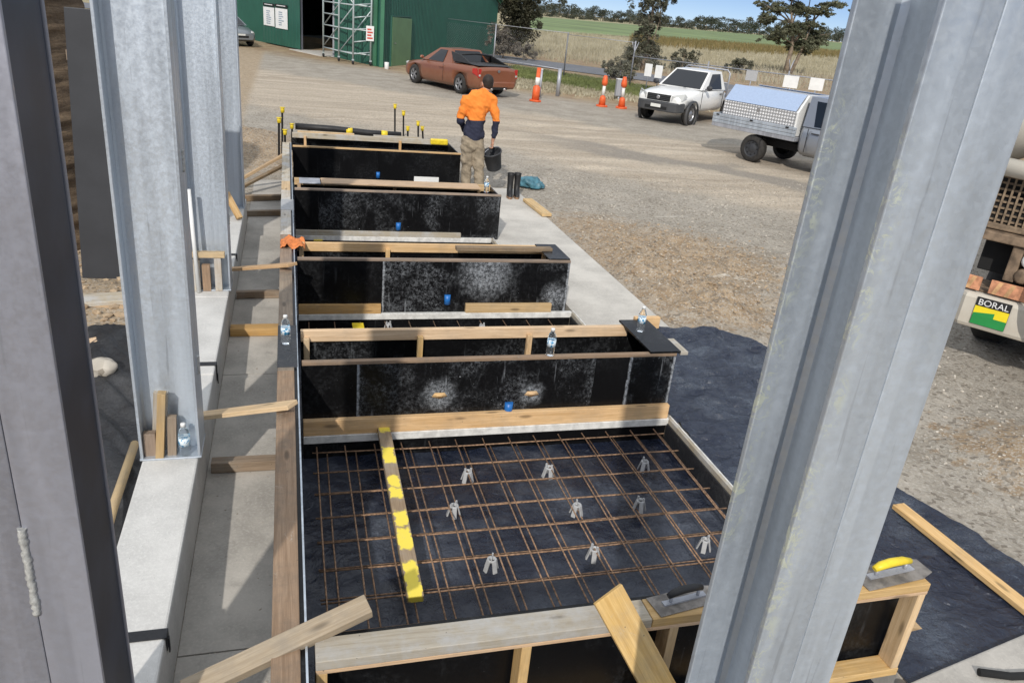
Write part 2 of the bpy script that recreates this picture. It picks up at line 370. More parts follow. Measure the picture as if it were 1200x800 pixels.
# ---------------------------------------------------------------- ground
def fbm(x, y, s, o=4):
    return noise.fractal(Vector((x * s, y * s, 3.7)), 1.0, 2.0, o)
def ground_mat():
    t = NT('site_ground'); c = t.coord('World')
    sp = t.n('SeparateXYZ', i_0=c); X, Y = sp.outputs[0], sp.outputs[1]
    s = t.math('ADD', t.math('MULTIPLY', X, .69), t.math('MULTIPLY', Y, .72))
    w = t.math('SUBTRACT', t.noise(c, .35, 5, .6), .5)
    s = t.math('ADD', s, t.math('MULTIPLY', w, 4.5))
    rot = t.n('Mapping'); t.lk(c, rot.inputs[0]); rot.inputs['Rotation'].default_value = (0, 0, rad(46.2)); rot.inputs['Scale'].default_value = (.12, 2.1, 1)
    streak = t.noise(rot.outputs[0], 1.0, 6, .65, .3)
    n1 = t.noise(c, 1.3, 8, .7); n2 = t.noise(c, 17, 6, .75); n3 = t.noise(c, 5.5, 7, .7)
    peb = t.n('SeparateColor', i_0=t.vor(c, 62, 'Color')).outputs[0]
    peb2 = t.n('SeparateColor', i_0=t.vor(c, 30, 'Color')).outputs[1]
    grav = t.mix(t.ramp(n1, .3, .7), (.31, .275, .225), (.455, .41, .345))
    tan = t.mix(t.ramp(streak, .32, .70), (.40, .33, .25), (.62, .53, .415))
    tan = t.mix(t.ramp(t.noise(rot.outputs[0], 2.6, 4, .6), .52, .68, 0., .5), tan, (.43, .37, .30))
    lane = t.math('MULTIPLY', t.ramp(s, 14.6, 16.0), t.ramp(s, 21.8, 23.0, 1., 0.))
    col = t.mix(lane, grav, tan)
    # a compacted grey strip running through the tan lane, as wheels left it
    g2 = t.math('MULTIPLY', t.ramp(s, 17.2, 17.9), t.ramp(s, 18.6, 19.4, 1., 0.))
    col = t.mix(t.math('MULTIPLY', g2, t.ramp(X, 5., 8.)), col, (.31, .275, .23))
    # fresh dug soil
    def blob(cx, cy, r0, r1):
        d = t.n('VectorMath', operation='DISTANCE', i_0=c, i_1=(cx, cy, 0)).outputs['Value']
        d = t.math('ADD', d, t.math('MULTIPLY', t.math('SUBTRACT', n3, .5), 2.6))
        return t.ramp(d, r0, r1, 1., 0.)
    soil = None
    for a in ((5.1, 9.3, .9, 2.1), (4.7, 7.7, .5, 1.4), (5.8, 4.05, .35, .75), (4.6, 10.9, .3, 1.2), (-.9, 15.5, .8, 2.2)):
        b = blob(*a); soil = b if soil is None else t.math('MAXIMUM', soil, b)
    sc = t.mix(t.ramp(n3, .3, .7), (.30, .21, .125), (.46, .345, .225))
    col = t.mix(t.math('MULTIPLY', soil, .9), col, sc)
    # left of the beam: pale clayey dirt ; towards the road: dry grass and reddish soil
    col = t.mix(t.ramp(X, -1.2, -.9, 1., 0.), col, t.mix(t.ramp(n3, .3, .7), (.33, .25, .16), (.50, .39, .27)))
    far = t.ramp(s, 26.5, 30.)
    col = t.mix(far, col, t.mix(t.ramp(n1, .35, .65), (.28, .18, .10), (.42, .32, .19)))
    vf = t.ramp(Y, 55, 75)
    col = t.mix(vf, col, t.mix(t.ramp(t.noise(c, .12, 6, .6), .35, .65), (.30, .25, .13), (.42, .36, .22)))
    # stones of many greys, pale chips, chalky scuffs
    k = t.ramp(s, 13.5, 17.5, .75, .38)
    col = t.mix(t.math('MULTIPLY', t.ramp(peb, .55, 1.), k), col, (.52, .48, .42))
    col = t.mix(t.math('MULTIPLY', t.ramp(peb2, .0, .3, 1., 0.), k), col, (.17, .145, .115))
    col = t.mix(t.math('MULTIPLY', t.ramp(n2, .48, .74), .5), col, (.17, .14, .11))
    chalk = t.noise(rot.outputs[0], 3.1, 5, .7, .4)
    col = t.mix(t.math('MULTIPLY', t.ramp(chalk, .665, .72), .8), col, (.74, .69, .60))
    t.set(Base_Color=col, Roughness=.95, Specular_IOR_Level=.2)
    t.bump(t.math('ADD', t.math('ADD', n2, t.math('MULTIPLY', peb, .5)), n3), .7, .035)
    return t.m
M['ground'] = ground_mat()
PX0, PX1, PY0, PY1 = -.56, 3.93, .3, 13.4       # the concrete footing and path stand in this hole of the ground
def gh(x, y):
    d = max(PX0 - x, x - PX1, PY0 - y, y - PY1)
    if d <= .001: return 0.
    k = min(1, d / .35)
    h = fbm(x, y, .9) * .022 + fbm(x + 9, y, 4.2, 3) * .012
    def hump(cx, cy, r, a):
        q = ((x - cx) ** 2 + (y - cy) ** 2) / (r * r)
        return a * math.exp(-q) if q < 6 else 0
    soil = hump(5.0, 9.2, 1.7, 1) + hump(4.6, 7.6, .8, .8)
    h += soil * (.07 + fbm(x, y, 2.6, 5) * .13 + abs(fbm(x + 5, y, 6, 4)) * .06)
    ls = .69 * x + .72 * y
    if 13 < ls < 22.5: h += .018 * math.sin(ls * 5.2 + 1.1 * fbm(x, y, .25)) * (.5 + fbm(x, y, .5))
    h += hump(5.9, 4.0, .55, .22) + hump(4.42, 8.9, .45, .05) - hump(4.12, 10., .22, .07) - hump(4.12, 9.2, .2, .06) - hump(4.1, 8.3, .2, .05)
    h += hump(-.95, 16.4, 1.3, .35) * (1 + fbm(x, y, 2.5) * .4)
    if y > 30 or x > 25: k *= max(0, 1 - (max(y - 30, x - 25)) / 6)
    return h * k
def axis(fine, coarse):
    out = sorted(set(round(v, 4) for v in fine + coarse)); return out
def frange(a, b, s):
    n = int(round((b - a) / s)); return [a + (b - a) * i / n for i in range(n + 1)]
xs = axis(frange(-5, PX0, .25) + frange(PX0, PX1, .6) + frange(PX1, 9, .075) + frange(9, 16, .22) + frange(16, 34, 1.0), [-4000, -1500, -600, -200, -80, -40, -20, -10, -7, 45, 60, 90, 150, 300, 700, 1500, 4000])
ys = axis(frange(PY0, PY1, .085) + frange(PY1, 24, .16) + frange(24, 36, .5) + frange(-3, PY0, .5), [-300, -60, -20, -8, 40, 45, 52, 60, 75, 100, 150, 250, 450, 800, 1500, 2500, 5000])
m = MB(); b = m.verts([(x, y, gh(x, y)) for y in ys for x in xs]); nx = len(xs)
for j in range(len(ys) - 1):
    for i in range(nx - 1):
        cx, cy = (xs[i] + xs[i + 1]) / 2, (ys[j] + ys[j + 1]) / 2
        if PX0 < cx < PX1 and PY0 < cy < PY1: continue
        k = b + j * nx + i; m.idx((k, k + 1, k + nx + 1, k + nx))
tag(m.build('ground', M['ground'], fix=False), kind='structure')
# loose stones: three meshes of countless pebbles
def pebbles(n, xr, yr, sz, mat, keep=lambda x, y: True, seed=1):
    rng = random.Random(seed); m = MB(); bm = bmesh.new(); bmesh.ops.create_icosphere(bm, subdivisions=1, radius=1)
    vs = [v.co.copy() for v in bm.verts]; fs = [[v.index for v in f.verts] for f in bm.faces]; bm.free()
    c = 0
    while c < n:
        x, y = rng.uniform(*xr), rng.uniform(*yr)
        if not keep(x, y): c += .2; continue
        c += 1; r = sz * rng.uniform(.35, 1) ** 2 * 1.5; h = gh(x, y); a = rng.uniform(0, 6.3)
        sx, sy, sz2 = r * rng.uniform(.8, 1.5), r * rng.uniform(.7, 1.1), r * rng.uniform(.45, .8)
        b0 = len(m.v)
        for v in vs:
            k = rng.uniform(.8, 1.2); p, q = v.x * sx * k, v.y * sy * k
            m.v.append(Vector((x + p * math.cos(a) - q * math.sin(a), y + p * math.sin(a) + q * math.cos(a), h + sz2 * .3 + v.z * sz2 * k)))
        for f in fs: m.idx([b0 + i for i in f], False)
    return m
def stone_mat(name, a, b_):
    t = NT(name); c = t.coord('World'); q = t.n('SeparateColor', i_0=t.vor(c, 9, 'Color')).outputs[0]
    t.set(Base_Color=t.mix(q, a, b_), Roughness=.92); return t.m
M['stone'] = stone_mat('loose_stone', (.22, .19, .15), (.60, .55, .47))
M['clod'] = stone_mat('soil_clod', (.28, .20, .125), (.45, .34, .225))
offp = lambda x, y: (x > 4.02 or y > 13.5) and not (x < 4.9 and y < 6.7)
tag(pebbles(9000, (4, 11), (2.4, 15), .0115, M['stone'], offp, 1).build('gravel', M['stone'], fix=False), 'loose grey and cream gravel strewn over the ground beside the path', kind='stuff')
tag(pebbles(1500, (3.95, 7.2), (6.8, 11.2), .017, M['clod'], lambda x, y: x > 4.0 and math.hypot(x - 5.0, (y - 9.1) * .8) < 2.2 * random.Random(int(x * 999 + y * 77)).random() ** .5, 2).build('soil_clods', M['clod'], fix=False), 'brown soil clods lying on the dug patch beside the path', kind='stuff')
tag(pebbles(500, (-.53, -.12), (1.5, 12.5), .006, M['stone'], lambda x, y: True, 4).build('grit', M['stone'], fix=False), 'fine grit lying on the concrete footing strip', kind='stuff')
tag(pebbles(1400, (-3.4, -.95), (4, 12), .035, M['clod'], lambda x, y: not (x > -2.1 and y < 7.3), 3).build('dirt_crumbs', M['clod'], fix=False), 'pale dirt crumbs on the ground by the precast beam', kind='stuff')

# ---------------------------------------------------------------- concrete path, footing strip, pit
RIM1, RIM3, RIM4, RIM5 = 2.965, 2.925, 2.69, 2.86   # x of the pit's edge in each bay
m = MB()
for (x0, y0, y1) in ((3.01, .3, 6.0), (2.97, 6.0, 8.4), (2.73, 8.4, 11.2), (2.90, 11.2, 13.4)):
    m.box(x0, y0, -.4, PX1 - .01, y1 - .004, .006)
tag(m.build('path', M['concrete']), kind='structure')
m = MB()
for y0, y1 in ((.3, 3.05), (3.06, 6.1), (6.11, 9.2), (9.21, 13.4)): m.box(PX0, y0, -.4, -.102, y1, .004)
tag(m.build('footing_strip', M['concrete_strip']), kind='structure')
def pit_fn(u, v):
    x = -.1 + u * 3.1; y = 1.6 + v * 11.8
    return (x, y, -.165 + fbm(x, y, 2.1) * .012 + abs(fbm(x + 4, y, 6.5, 3)) * .014)
m = MB(); m.grid(110, 420, pit_fn)
tag(m.build('pit_floor', M['liner'], fix=False), kind='structure')

# ---------------------------------------------------------------- galvanised columns: two channels back to back
def channel_profile(d, b, tw, tf, sgn):
    # web along local y (depth d), flanges along local x
    return [(0, 0), (sgn * b, 0), (sgn * b, tf), (sgn * (tw + .012), tf), (sgn * tw, tf + .012), (sgn * tw, d - tf - .012), (sgn * (tw + .012), d - tf), (sgn * b, d - tf), (sgn * b, d), (0, d)]
def column(x, y, z0, z1, d, b, rz, label, beads=(), mat='galv'):
    r = thing('steel_column', label, 'column', (x, y, z0), rz, 'galvanised steel columns')
    for sgn in (-1, 1):
        m = MB(); g = .0006
        m.prism([(sgn * g + px, py - d / 2, .012) for px, py in channel_profile(d, b / 2, .011, .016, sgn)], (0, 0, z1 - z0))
        m.build('channel', M[mat], r, .0028)
    m = MB(); m.box(-b / 2 - .004, -d / 2 - .004, 0, b / 2 + .004, d / 2 + .004, .012); m.build('base_plate', M[mat], r, .003)
    for (za, zb) in beads:
        m = MB(); n = int((zb - za) / .010); pts = []; R = []
        for i in range(n + 1):
            pts.append((random.uniform(-.0015, .0015), -d / 2 - .002, za + (zb - za) * i / n)); R.append((.0115 if i % 2 else .0085) * random.uniform(.85, 1.2))
        m.tube(pts, R, 8); m.build('weld_bead', M['weld'], r)
    return r
zb = .335
def zat(px, py, Yv): return UY(px, py, Yv).z
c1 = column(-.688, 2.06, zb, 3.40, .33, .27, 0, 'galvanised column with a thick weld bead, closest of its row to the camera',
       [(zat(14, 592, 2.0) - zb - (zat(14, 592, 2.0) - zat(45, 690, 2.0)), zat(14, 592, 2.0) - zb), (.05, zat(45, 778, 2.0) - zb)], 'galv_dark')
column(-.715, 4.44, zb, 3.40, .335, .27, PI / 2, 'galvanised column on the precast beam with timber wedges and a water bottle at its foot', [(.5, .62), (1.7, 1.82)])
column(-.715, 7.34, zb, 3.40, .335, .27, PI / 2, 'galvanised column with a white rod leaning on it and timber blocks at its foot', [(.6, .7)])
column(-.73, 10.35, zb, 3.40, .335, .27, PI / 2, 'galvanised column at the far end of the precast beam, farthest from the camera', [])
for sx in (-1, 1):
    m = MB(); m.box(sx * .122, -.148, .013, sx * .130, .148, 3.05); m.build('shade_plate', M['shade_steel'], c1, .001)  # added plates whose dark colour carries the shade on the column's sides
column(1.178, 1.292, .0, 3.22, .24, .247, 0, 'big lone galvanised column standing in front of the stud frame with the yellow trowel', [(.98, 1.06)], 'galv_crust')

# ---------------------------------------------------------------- precast beam under the columns
r = thing('precast_beam', 'long pale precast concrete beam carrying the row of galvanised columns', 'concrete beam', (-.72, 6, 0))
ends = [.6, 5.45, 7.05, 10.75]
for y0, y1 in zip(ends[:-1], ends[1:]):
    m = MB(); m.box(-.155, y0 - 6 + .004, .002, .158, y1 - 6 - .004, .335); m.build('beam_segment', M['concrete_beam'], r, .012)
for yy, hang in ((2.86, .07), (5.62, .13), (8.3, .04)):
    m = MB(); y = yy - 6
    m.box(-.161, y - .03, .337, .163, y + .03, .342); m.box(.1615, y - .028, .335 - hang, .1645, y + .028, .3415); m.box(.1645, y - .008, .335 - hang - .03, .170, y + .012, .335 - hang + .05)
    m.build('strap', M['strap'], r, .001)

# ---------------------------------------------------------------- side form along the footing strip
ZT = .6
r = thing('side_form', 'long black ply side form with a brown timber top, along the footing strip', 'formwork', (-.02, 7, 0))
m = MB(); m.box(.026, -6.1, -.16, .044, 6.6, ZT - .012); m.build('ply_panel', M['ply_clean'], r)
m = MB(); m.box(.0445, -6.1, ZT - .05, .0535, 6.6, ZT + .001); m.build('edge_strip', M['galv'], r)
for (y0, y1, mt) in ((.9, 4.93, 'brown_wood'), (4.935, 7.0, 'brown_wood'), (7.004, 8.2, 'brown_wood'), (8.204, 10.2, 'grey_wood'), (10.204, 10.7, 'pine2'), (10.704, 13.6, 'grey_wood')):
    m = MB(); m.box(-.085, y0 - 7, ZT - .047, .0255, y1 - 7, ZT); m.build('top_rail', M[mt], r, .004)
for y in frange(1.2, 13.2, .6):
    m = MB(); m.box(-.083, y - 7 - .022, .006, .0255, y - 7 + .022, ZT - .048); m.build('stud', M['old_wood'], r)
m = MB(); m.box(-.083, -6.1, .0, .0255, 6.6, .005); m.build('bottom_plate', M['old_wood'], r)
m = MB(); m.box(-.0875, 4.98 - 7, ZT - .09, .049, 5.72 - 7, ZT + .004); m.build('black_wrap', M['plastic_fold'], r, .004)
m = MB(); m.box(-.0875, 9.2 - 7, ZT - .06, .06, 9.7 - 7, ZT + .004); m.build('grey_wrap', M['chair'], r, .003)

# ---------------------------------------------------------------- black boxes across the pit
def wall_form(label, yf, xr, depth, panels, ztop=ZT, z0=.0, rail='pine', rear='pine', cross=(), yb_rail=None, spots=None, endcap=False, sleeves=(), base=(), rough_rail='pine2', split=None):
    """open topped formwork box across the pit; panels = [(x0, x1, material)] of its front sheet"""
    r = thing('formwork_box', label, 'formwork', (0, yf, 0), 0, 'black formwork boxes across the pit')
    xl = .058
    for x0, x1, mt in panels:
        m = MB(); m.box(x0 + .0015, 0, z0, x1 - .0015, .017, ztop - .026); m.build('front_panel', mt, r, .0015, loc=(0, 0, 0))
    m = MB(); m.box(xl, depth - .017, z0, xr, depth, ztop - .03); m.build('rear_panel', M['ply_mid'], r)
    m = MB(); m.box(xr - .017, .018, z0, xr, depth - .018, ztop - .03); m.build('end_panel', M['ply_mid'], r)
    m = MB(); m.box(xl, .0175, -.02, xr - .0175, depth - .0175, .02); m.build('box_floor', M['ply_clean'], r)
    m = MB(); m.box(xl, -.002, ztop - .0255, xr - (.0 if not endcap else .0), .044, ztop); m.build('front_rail', M[rough_rail], r, .003)
    yr = depth if yb_rail is None else yb_rail
    m = MB(); m.box(xl, yr - .045, ztop - .09, xr - (.19 if endcap else .02), yr, ztop + .001); m.build('rear_rail', M[rear], r, .004)
    for cx in cross:
        m = MB(); m.box(cx - .022, yr - .085, .021, cx + .022, yr - .0455, ztop - .05); m.build('stud', M[rail], r, .003)
    for sx, sh in sleeves:
        m = MB(); m.lathe([(.032, -.05), (.032, .05)], (sx, -.006, sh), 14, (0, 0, 1)); m.build('blue_sleeve', M['blue'], r)
    for (x0, x1, z1, mt) in base:
        m = MB(); m.box(x0, -.05, .034, x1, -.003, z1); m.build('base_timber', M[mt], r, .004)
    if endcap:
        m = MB(); m.box(xr - .235, -.004, ztop + .0015, xr + .03, depth + .06, ztop + .0195); m.build('cover_sheet', M['ply_mid'], r, .002)
        m = MB(); m.box(xr - .08, depth + .062, ztop - .07, xr + .16, depth + .11, ztop + .035); m.build('packer', M['pine'], r, .004)
        m = MB(); m.box(xr + .032, .0, ztop - .02, xr + .10, depth * .45, ztop + .01); m.build('packer', M['grey_wood'], r, .004)
    return r
Y2 = 5.05
sp2 = [(UY(515, 463, Y2).x, UY(515, 463, Y2).z, .17), (UY(623, 461, Y2).x, UY(623, 461, Y2).z, .13), (UY(720, 430, Y2).x, .5, .10)]
M['ply_splash'] = ply('splashed_black_formply', .75, spots=sp2, edges=(UY(419, 450, Y2).x, UY(734, 450, Y2).x))
px2 = [UY(p, 450, Y2).x for p in (418, 695, 733)]
M['ply_edge'] = ply('slurry_edged_formply', .8, edges=(UY(735, 450, Y2).x, 2.945))
B2 = wall_form('formwork box behind the open rebar pit, with two splash marks and water bottles on top', Y2, 2.955, .60,
    [(.058, px2[0], M['ply_clean']), (px2[0], px2[1], M['ply_splash']), (px2[1], px2[2], M['ply_clean']), (px2[2], 2.955, M['ply_edge'])],
    cross=[.10, UY(500, 400, 5.3).x, UY(634, 395, 5.3).x], endcap=True, sleeves=[(UY(596, 474, Y2).x, .17)], base=[(.06, 2.953, .155, 'pine')], rough_rail='brown_wood')
for sx, sz, _ in sp2[:2]:
    m = MB(); m.lathe([(.0, -.014), (.018, -.010), (.024, .0), (.026, .004)], (sx, -.002, sz), 14, (0, 1, 0)); m.lathe([(.0, .0), (.05, .0004), (.05, .002)], (sx, -.0035, sz), 5, (0, 1, 0))
    o = m.build('tie_plug', M['pine'], B2); o.scale = (1.25, 1, .55); o.location = (-sx * .25, 0, sz * .45)
M_ = None
Y3 = 7.40
M['ply_wipe'] = ply('wiped_black_formply', .72, edges=(UY(449, 330, Y3).x, 2.85), spots=[(UY(570, 320, Y3).x, UY(570, 320, Y3).z, .38), (UY(650, 350, Y3).x, .2, .2)])
x3 = UY(448, 330, Y3).x
B3 = wall_form('formwork box with a plain black patch beside a dusty grey sheet, between two narrow pits', Y3, 2.862, .55,
    [(.058, x3, M['ply_clean']), (x3, 2.862, M['ply_wipe'])], cross=[.10, UY(457, 297, 7.7).x, 2.72], sleeves=[(UY(524, 352, Y3).x, .17)],
    base=[(.06, x3 - .01, .13, 'pine2'), (UY(545, 355, Y3).x, UY(645, 355, Y3).x, .13, 'pine')], rough_rail='brown_wood')
m = MB(); m.box(UY(530, 292, 7.9).x, .28, ZT + .003, UY(640, 292, 7.9).x, .36, ZT + .045); m.build('loose_rail', M['brown_wood'], B3, .004)
m = MB(); m.box(2.62, .02, ZT + .0015, 2.86, .55, ZT + .014); m.build('cover_sheet', M['ply_mid'], B3, .002)
Y4 = 10.15
x4 = UY(373, 245, Y4).x
B4 = wall_form('speckled formwork box just in front of the person, a wide pine rail along its top', Y4, 2.79, .62,
    [(.058, x4, M['ply_clean']), (x4, 2.79, M['ply_dusty'])], ztop=.64, cross=[.12, 1.4, 2.6], sleeves=[(UY(467, 258, Y4).x, .17)],
    base=[(.06, UY(540, 265, Y4).x, .10, 'grey_wood')], rough_rail='brown_wood')
m = MB(); m.box(.40, .26, .6415, 2.56, .56, .662); m.build('wide_rail', M['pine'], B4, .004)
m = MB(); m.box(.12, .26, .6415, .39, .56, .655); m.build('grey_plate', M['galv_dull'], B4, .002)
Y5 = 13.35
B5 = wall_form('clean black formwork box at the far end, behind the wide pine rail', Y5, 2.875, 1.45,
    [(.058, 1.45, M['ply_clean']), (1.45, 2.875, M['ply_clean'])], cross=[.28, 1.98], yb_rail=1.3, rough_rail='pine2', rear='grey_wood', sleeves=[(UY(443, 202, Y5).x, .17)])
m = MB(); m.box(.15, 1.31, .52, 1.15, 1.37, .625); m.build('loose_board', M['pine'], B5, .004)
m = MB(); m.box(1.5, 1.31, .52, 2.4, 1.37, .62); m.build('loose_board', M['grey_wood'], B5, .004)
m = MB(); m.box(UY(485, 210, Y5).x, -.02, .03, UY(514, 210, Y5).x, -.002, .17); m.build('white_block', M['white'], B5, .003)

# stud-framed form at the near edge of the pit
r = thing('stud_frame', 'open pine stud frame with a mortar-smeared top plate at the near side of the pit', 'formwork', (0, 2.33, 0))
m = MB(); m.box(.062, 0, ZT - .046, 1.50, .13, ZT); m.build('top_plate', M['grey_wood'], r, .004)
m = MB(); m.box(1.503, 0, ZT - .046, 3.005, .13, ZT); m.build('top_plate', M['pine'], r, .004)
m = MB(); m.box(.062, .0005, ZT - .066, 3.004, .0445, ZT - .047); m.build('face_rail', M['pine'], r, .003)
for cx in (.085, .93, 1.62, 2.31, 2.978):
    m = MB(); m.box(cx - .022, .002, .047, cx + .022, .10, ZT - .067); m.build('stud', M['pine'], r, .003)
m = MB(); m.box(.062, 0, .0, 3.005, .10, .046); m.build('bottom_plate', M['pine'], r, .003)
m = MB(); m.box(.062, .1305, -.15, 3.0, .148, ZT - .003); m.build('rear_sheet', M['ply_clean'], r)
m = MB(); m.box(2.90, -.04, ZT - .046 + .09, 3.0, -.03, ZT); 
m = MB(); m.prism([(3.006, .02, .30), (3.10, .03, .27), (3.006, .06, .22)], (0, .05, .0)); m.build('timber_offcut', M['pine2'], r)

# pit edges: white strip behind, boarded edge on the path side, for the three open bays
def pit_edge(label, xr, ya, yb):
    r = thing('pit_edge', label, 'edge form', (0, yb, 0))
    m = MB(); m.box(.06, -.058, -.028, xr, -.007, .033); m.build('white_strip', M['white_edge'], r, .004)
    m = MB(); m.box(.06, -.046, -.16, xr - .013, -.03, -.030); m.build('rear_liner', M['ply_clean'], r)
    m = MB(); m.box(xr + .001, ya - yb, -.16, xr + .024, -.008, .030); m.build('edge_board', M['grey_wood'], r, .003)
    m = MB(); m.box(xr + .0245, ya - yb, -.16, xr + .036, -.008, .036); m.build('edge_strip', M['white_edge'], r, .003)
    m = MB(); m.box(xr - .012, ya - yb, -.16, xr - .0005, -.057, -.012); m.build('liner', M['plastic_fold'], r)
pit_edge('white edge strip round the big open rebar pit', RIM1, 2.50, Y2)
pit_edge('white edge strip of the narrow pit between the splashed box and the dusty grey box', RIM3, 5.72, Y3)
pit_edge('white edge strip of the narrow pit in front of the speckled box', RIM4, 8.0, Y4)

# ---------------------------------------------------------------- reinforcing mesh
def rebar(label, x0, x1, y0, y1, sx, sy, ox, oy):
    r = thing('rebar_mesh', label, 'rebar mesh', ((x0 + x1) / 2, (y0 + y1) / 2, 0)); cx, cy = (x0 + x1) / 2, (y0 + y1) / 2
    rng = random.Random(int(x1 * 100 + y1 * 10))
    for z, o1, o2 in ((-.038, 0, 0), (-.100, ox, oy)):
        n = int((x1 - x0 - o1) / sx)
        for i in range(n + 1):
            x = x0 + .06 + o1 + i * sx - cx
            if x + cx > x1 - .02: continue
            w = rng.uniform(-.006, .006)
            m = MB(); m.tube([(x + w, y0 - cy + .02, z), (x - w, (rng.uniform(-.2, .2)), z - .003), (x + w, y1 - cy - .02, z)], .0054, 6); m.build('long_bar', M['rust'], r)
        n = int((y1 - y0 - o2) / sy)
        for i in range(n + 1):
            y = y0 + .08 + o2 + i * sy - cy
            if y + cy > y1 - .02: continue
            w = rng.uniform(-.008, .008)
            m = MB(); m.tube([(x0 - cx + .03, y + w, z - .0105), (rng.uniform(-.4, .4), y - w, z - .0125), (x1 - cx - .03, y + w, z - .0105)], .0054, 6); m.build('cross_bar', M['rust'], r)
    return r
rebar('rusty rebar mesh filling the big open pit beneath the yellow-painted timber', .09, 2.92, 2.52, 4.98, .205, .255, .07, .09)
rebar('rusty rebar mesh in the narrow pit between the splashed box and the dusty grey box', .09, 2.88, 5.9, 7.33, .25, .28, .08, .09)
rebar('rusty rebar mesh in the narrow pit in front of the speckled box', .09, 2.65, 8.2, 10.08, .25, .28, .08, .09)
def bar_chair(x, y, rz, where, parts=True):
    r = thing('bar_chair', f'grey plastic bar chair {where}', 'bar chair', (x, y, -.112), rz, 'bar chairs holding the rebar up'); r.scale = (1.15, 1.15, .74)
    m = MB(); m.lathe([(.016, .085), (.023, .088), (.025, .112), (.020, .114), (.013, .100), (.016, .085)], n=12); m.build('crown', M['chair'], r)
    for k in range(2):
        a = PI * k; c, s = math.cos(a), math.sin(a)
        m = MB(); m.box(-.006, -.004, 0, .006, .004, .034); o = m.build('saddle_lug', M['chair'], r); o.location = (.018 * c, .018 * s, .11)
    for k in range(4):
        a = PI / 4 + PI / 2 * k; c, s = math.cos(a), math.sin(a)
        m = MB(); m.beam((.020 * c, .020 * s, .106), (.038 * c, .038 * s, .002), .026, .009, (c, s, .3)); m.build('leg', M['chair'], r, .002)
    return r
for px, py, w in ((548, 552, 'by the splashed box, beside the yellow-painted timber'), (532, 592, 'second from the splashed box in the row beside the yellow-painted timber'),
                  (576, 655, 'close to the mortar-smeared plate, in the row beside the yellow-painted timber'),
                  (643, 547, 'by the splashed box, in the middle row of the pit'), (676, 591, 'at the centre of the rebar pit, in its middle row'), (696, 643, 'close to the stud frame, in the middle row of the pit'),
                  (755, 540, 'in the corner between the splashed box and the white edge strip'), (750, 586, 'halfway along the row nearest the path'), (826, 632, 'next to the big lone column, in the row by the path')):
    p = U(px, py + 4, -.06); bar_chair(p.x, p.y, random.uniform(0, 3), w)
for px, py, w in ((455, 380, 'in the narrow pit, between the yellow block and the bottle'), (565, 382, 'in the middle of the narrow pit behind the bottle')):
    p = U(px, py, -.04); bar_chair(p.x, p.y, .4, w)

# ---------------------------------------------------------------- loose timber
def stick(name, label, p0, p1, w, h, mat, cat='timber', up=(0, 0, 1), bev=.004, group=None):
    p0, p1 = Vector(p0), Vector(p1); c = (p0 + p1) / 2
    m = MB(); m.beam(p0 - c, p1 - c, w, h, up); o = m.build(name, M[mat], None, bev); o.location = c
    return tag(o, label, cat, group)
a, b_ = U(449, 500, .057), U(487, 702, .004)
d = b_ - a; L = d.length
m = MB(); m.box(-.046, 0, -.022, .046, L, .022); o = m.build('painted_timber', M['marked'], None, .004)
yv = d.normalized(); xv = yv.cross(Vector((0, 0, 1))).normalized(); o.matrix_world = Matrix.Translation(a) @ Matrix((xv, yv, xv.cross(yv))).transposed().to_4x4()
tag(o, 'old timber daubed with yellow paint lying across the rebar mesh', 'timber')
stick('timber_prop', 'sawn timber prop slanting over the near end of the side form', U(432, 709, .672), U(215, 812, .52), .088, .05, 'weathered', up=(0, -.3, 1))
a, b_ = U(712, 695, .725), Vector((1.80, 1.62, .03))
stick('plank', 'knotty plank leaning on the stud frame, sloping to the ground', a, U(778, 815, .30), .15, .024, 'pine2', 'plank', up=tuple(Vector((1, .06, 0)).cross(U(778, 815, .30) - a)))
a = U(1052, 592, .06); b_ = U(1215, 722, .06)
stick('plank', 'long pale plank weighing down the black plastic sheet beside the gravel', a, b_, .10, .035, 'pine', 'plank')
stick('strut', 'bright pine strut bridging from the precast beam to the side form beside the wedged column', U(228, 488, .362), U(343, 474, .668), .10, .03, 'pine', 'strut')
stick('strut', 'pine strut bridging from the precast beam to the side form by the orange rag', U(262, 316, .36), U(343, 310, .668), .11, .03, 'pine', 'strut')
for (xa, ya, xb, yb, w, mt, lb) in ((248, 545, 326, 541, .085, 'old_wood', 'brown batten on the footing strip just beyond the bright pine strut'), (270, 387, 328, 386, .12, 'pine2', 'golden batten across the footing strip, next to the bottle on the form'),
                                  (277, 345, 329, 344, .06, 'old_wood', 'thin dark batten across the footing strip, in front of the strut by the rag'), (284, 250, 331, 249, .07, 'old_wood', 'dark batten across the far end of the footing strip, beside the taped form top'),
                                  (284, 232, 331, 231, .10, 'brown_wood', 'brown batten across the end of the footing strip, just below the sloping brace')):
    A, B = U(xa, ya, .045), U(xb, yb, .045)
    stick('batten', lb, A, (min(B.x, -.092), B.y, B.z), w, .075, mt, 'batten', group='battens across the footing strip')
stick('brace', 'pale brace sloping from the ground up to the far end of the side form', (-.95, 12.6, .04), U(335, 180, .56), .07, .04, 'pine2', 'brace')
stick('brace', 'dark brace lying below the pale one at the far end of the footing strip', (-1.0, 11.9, .04), (-.10, 12.9, .35), .07, .04, 'old_wood', 'brace')
stick('plank', 'short grey plank lying on the gravel along the edge of the concrete path', U(618, 234, .04), U(641, 252, .04), .16, .05, 'pine2', 'plank')
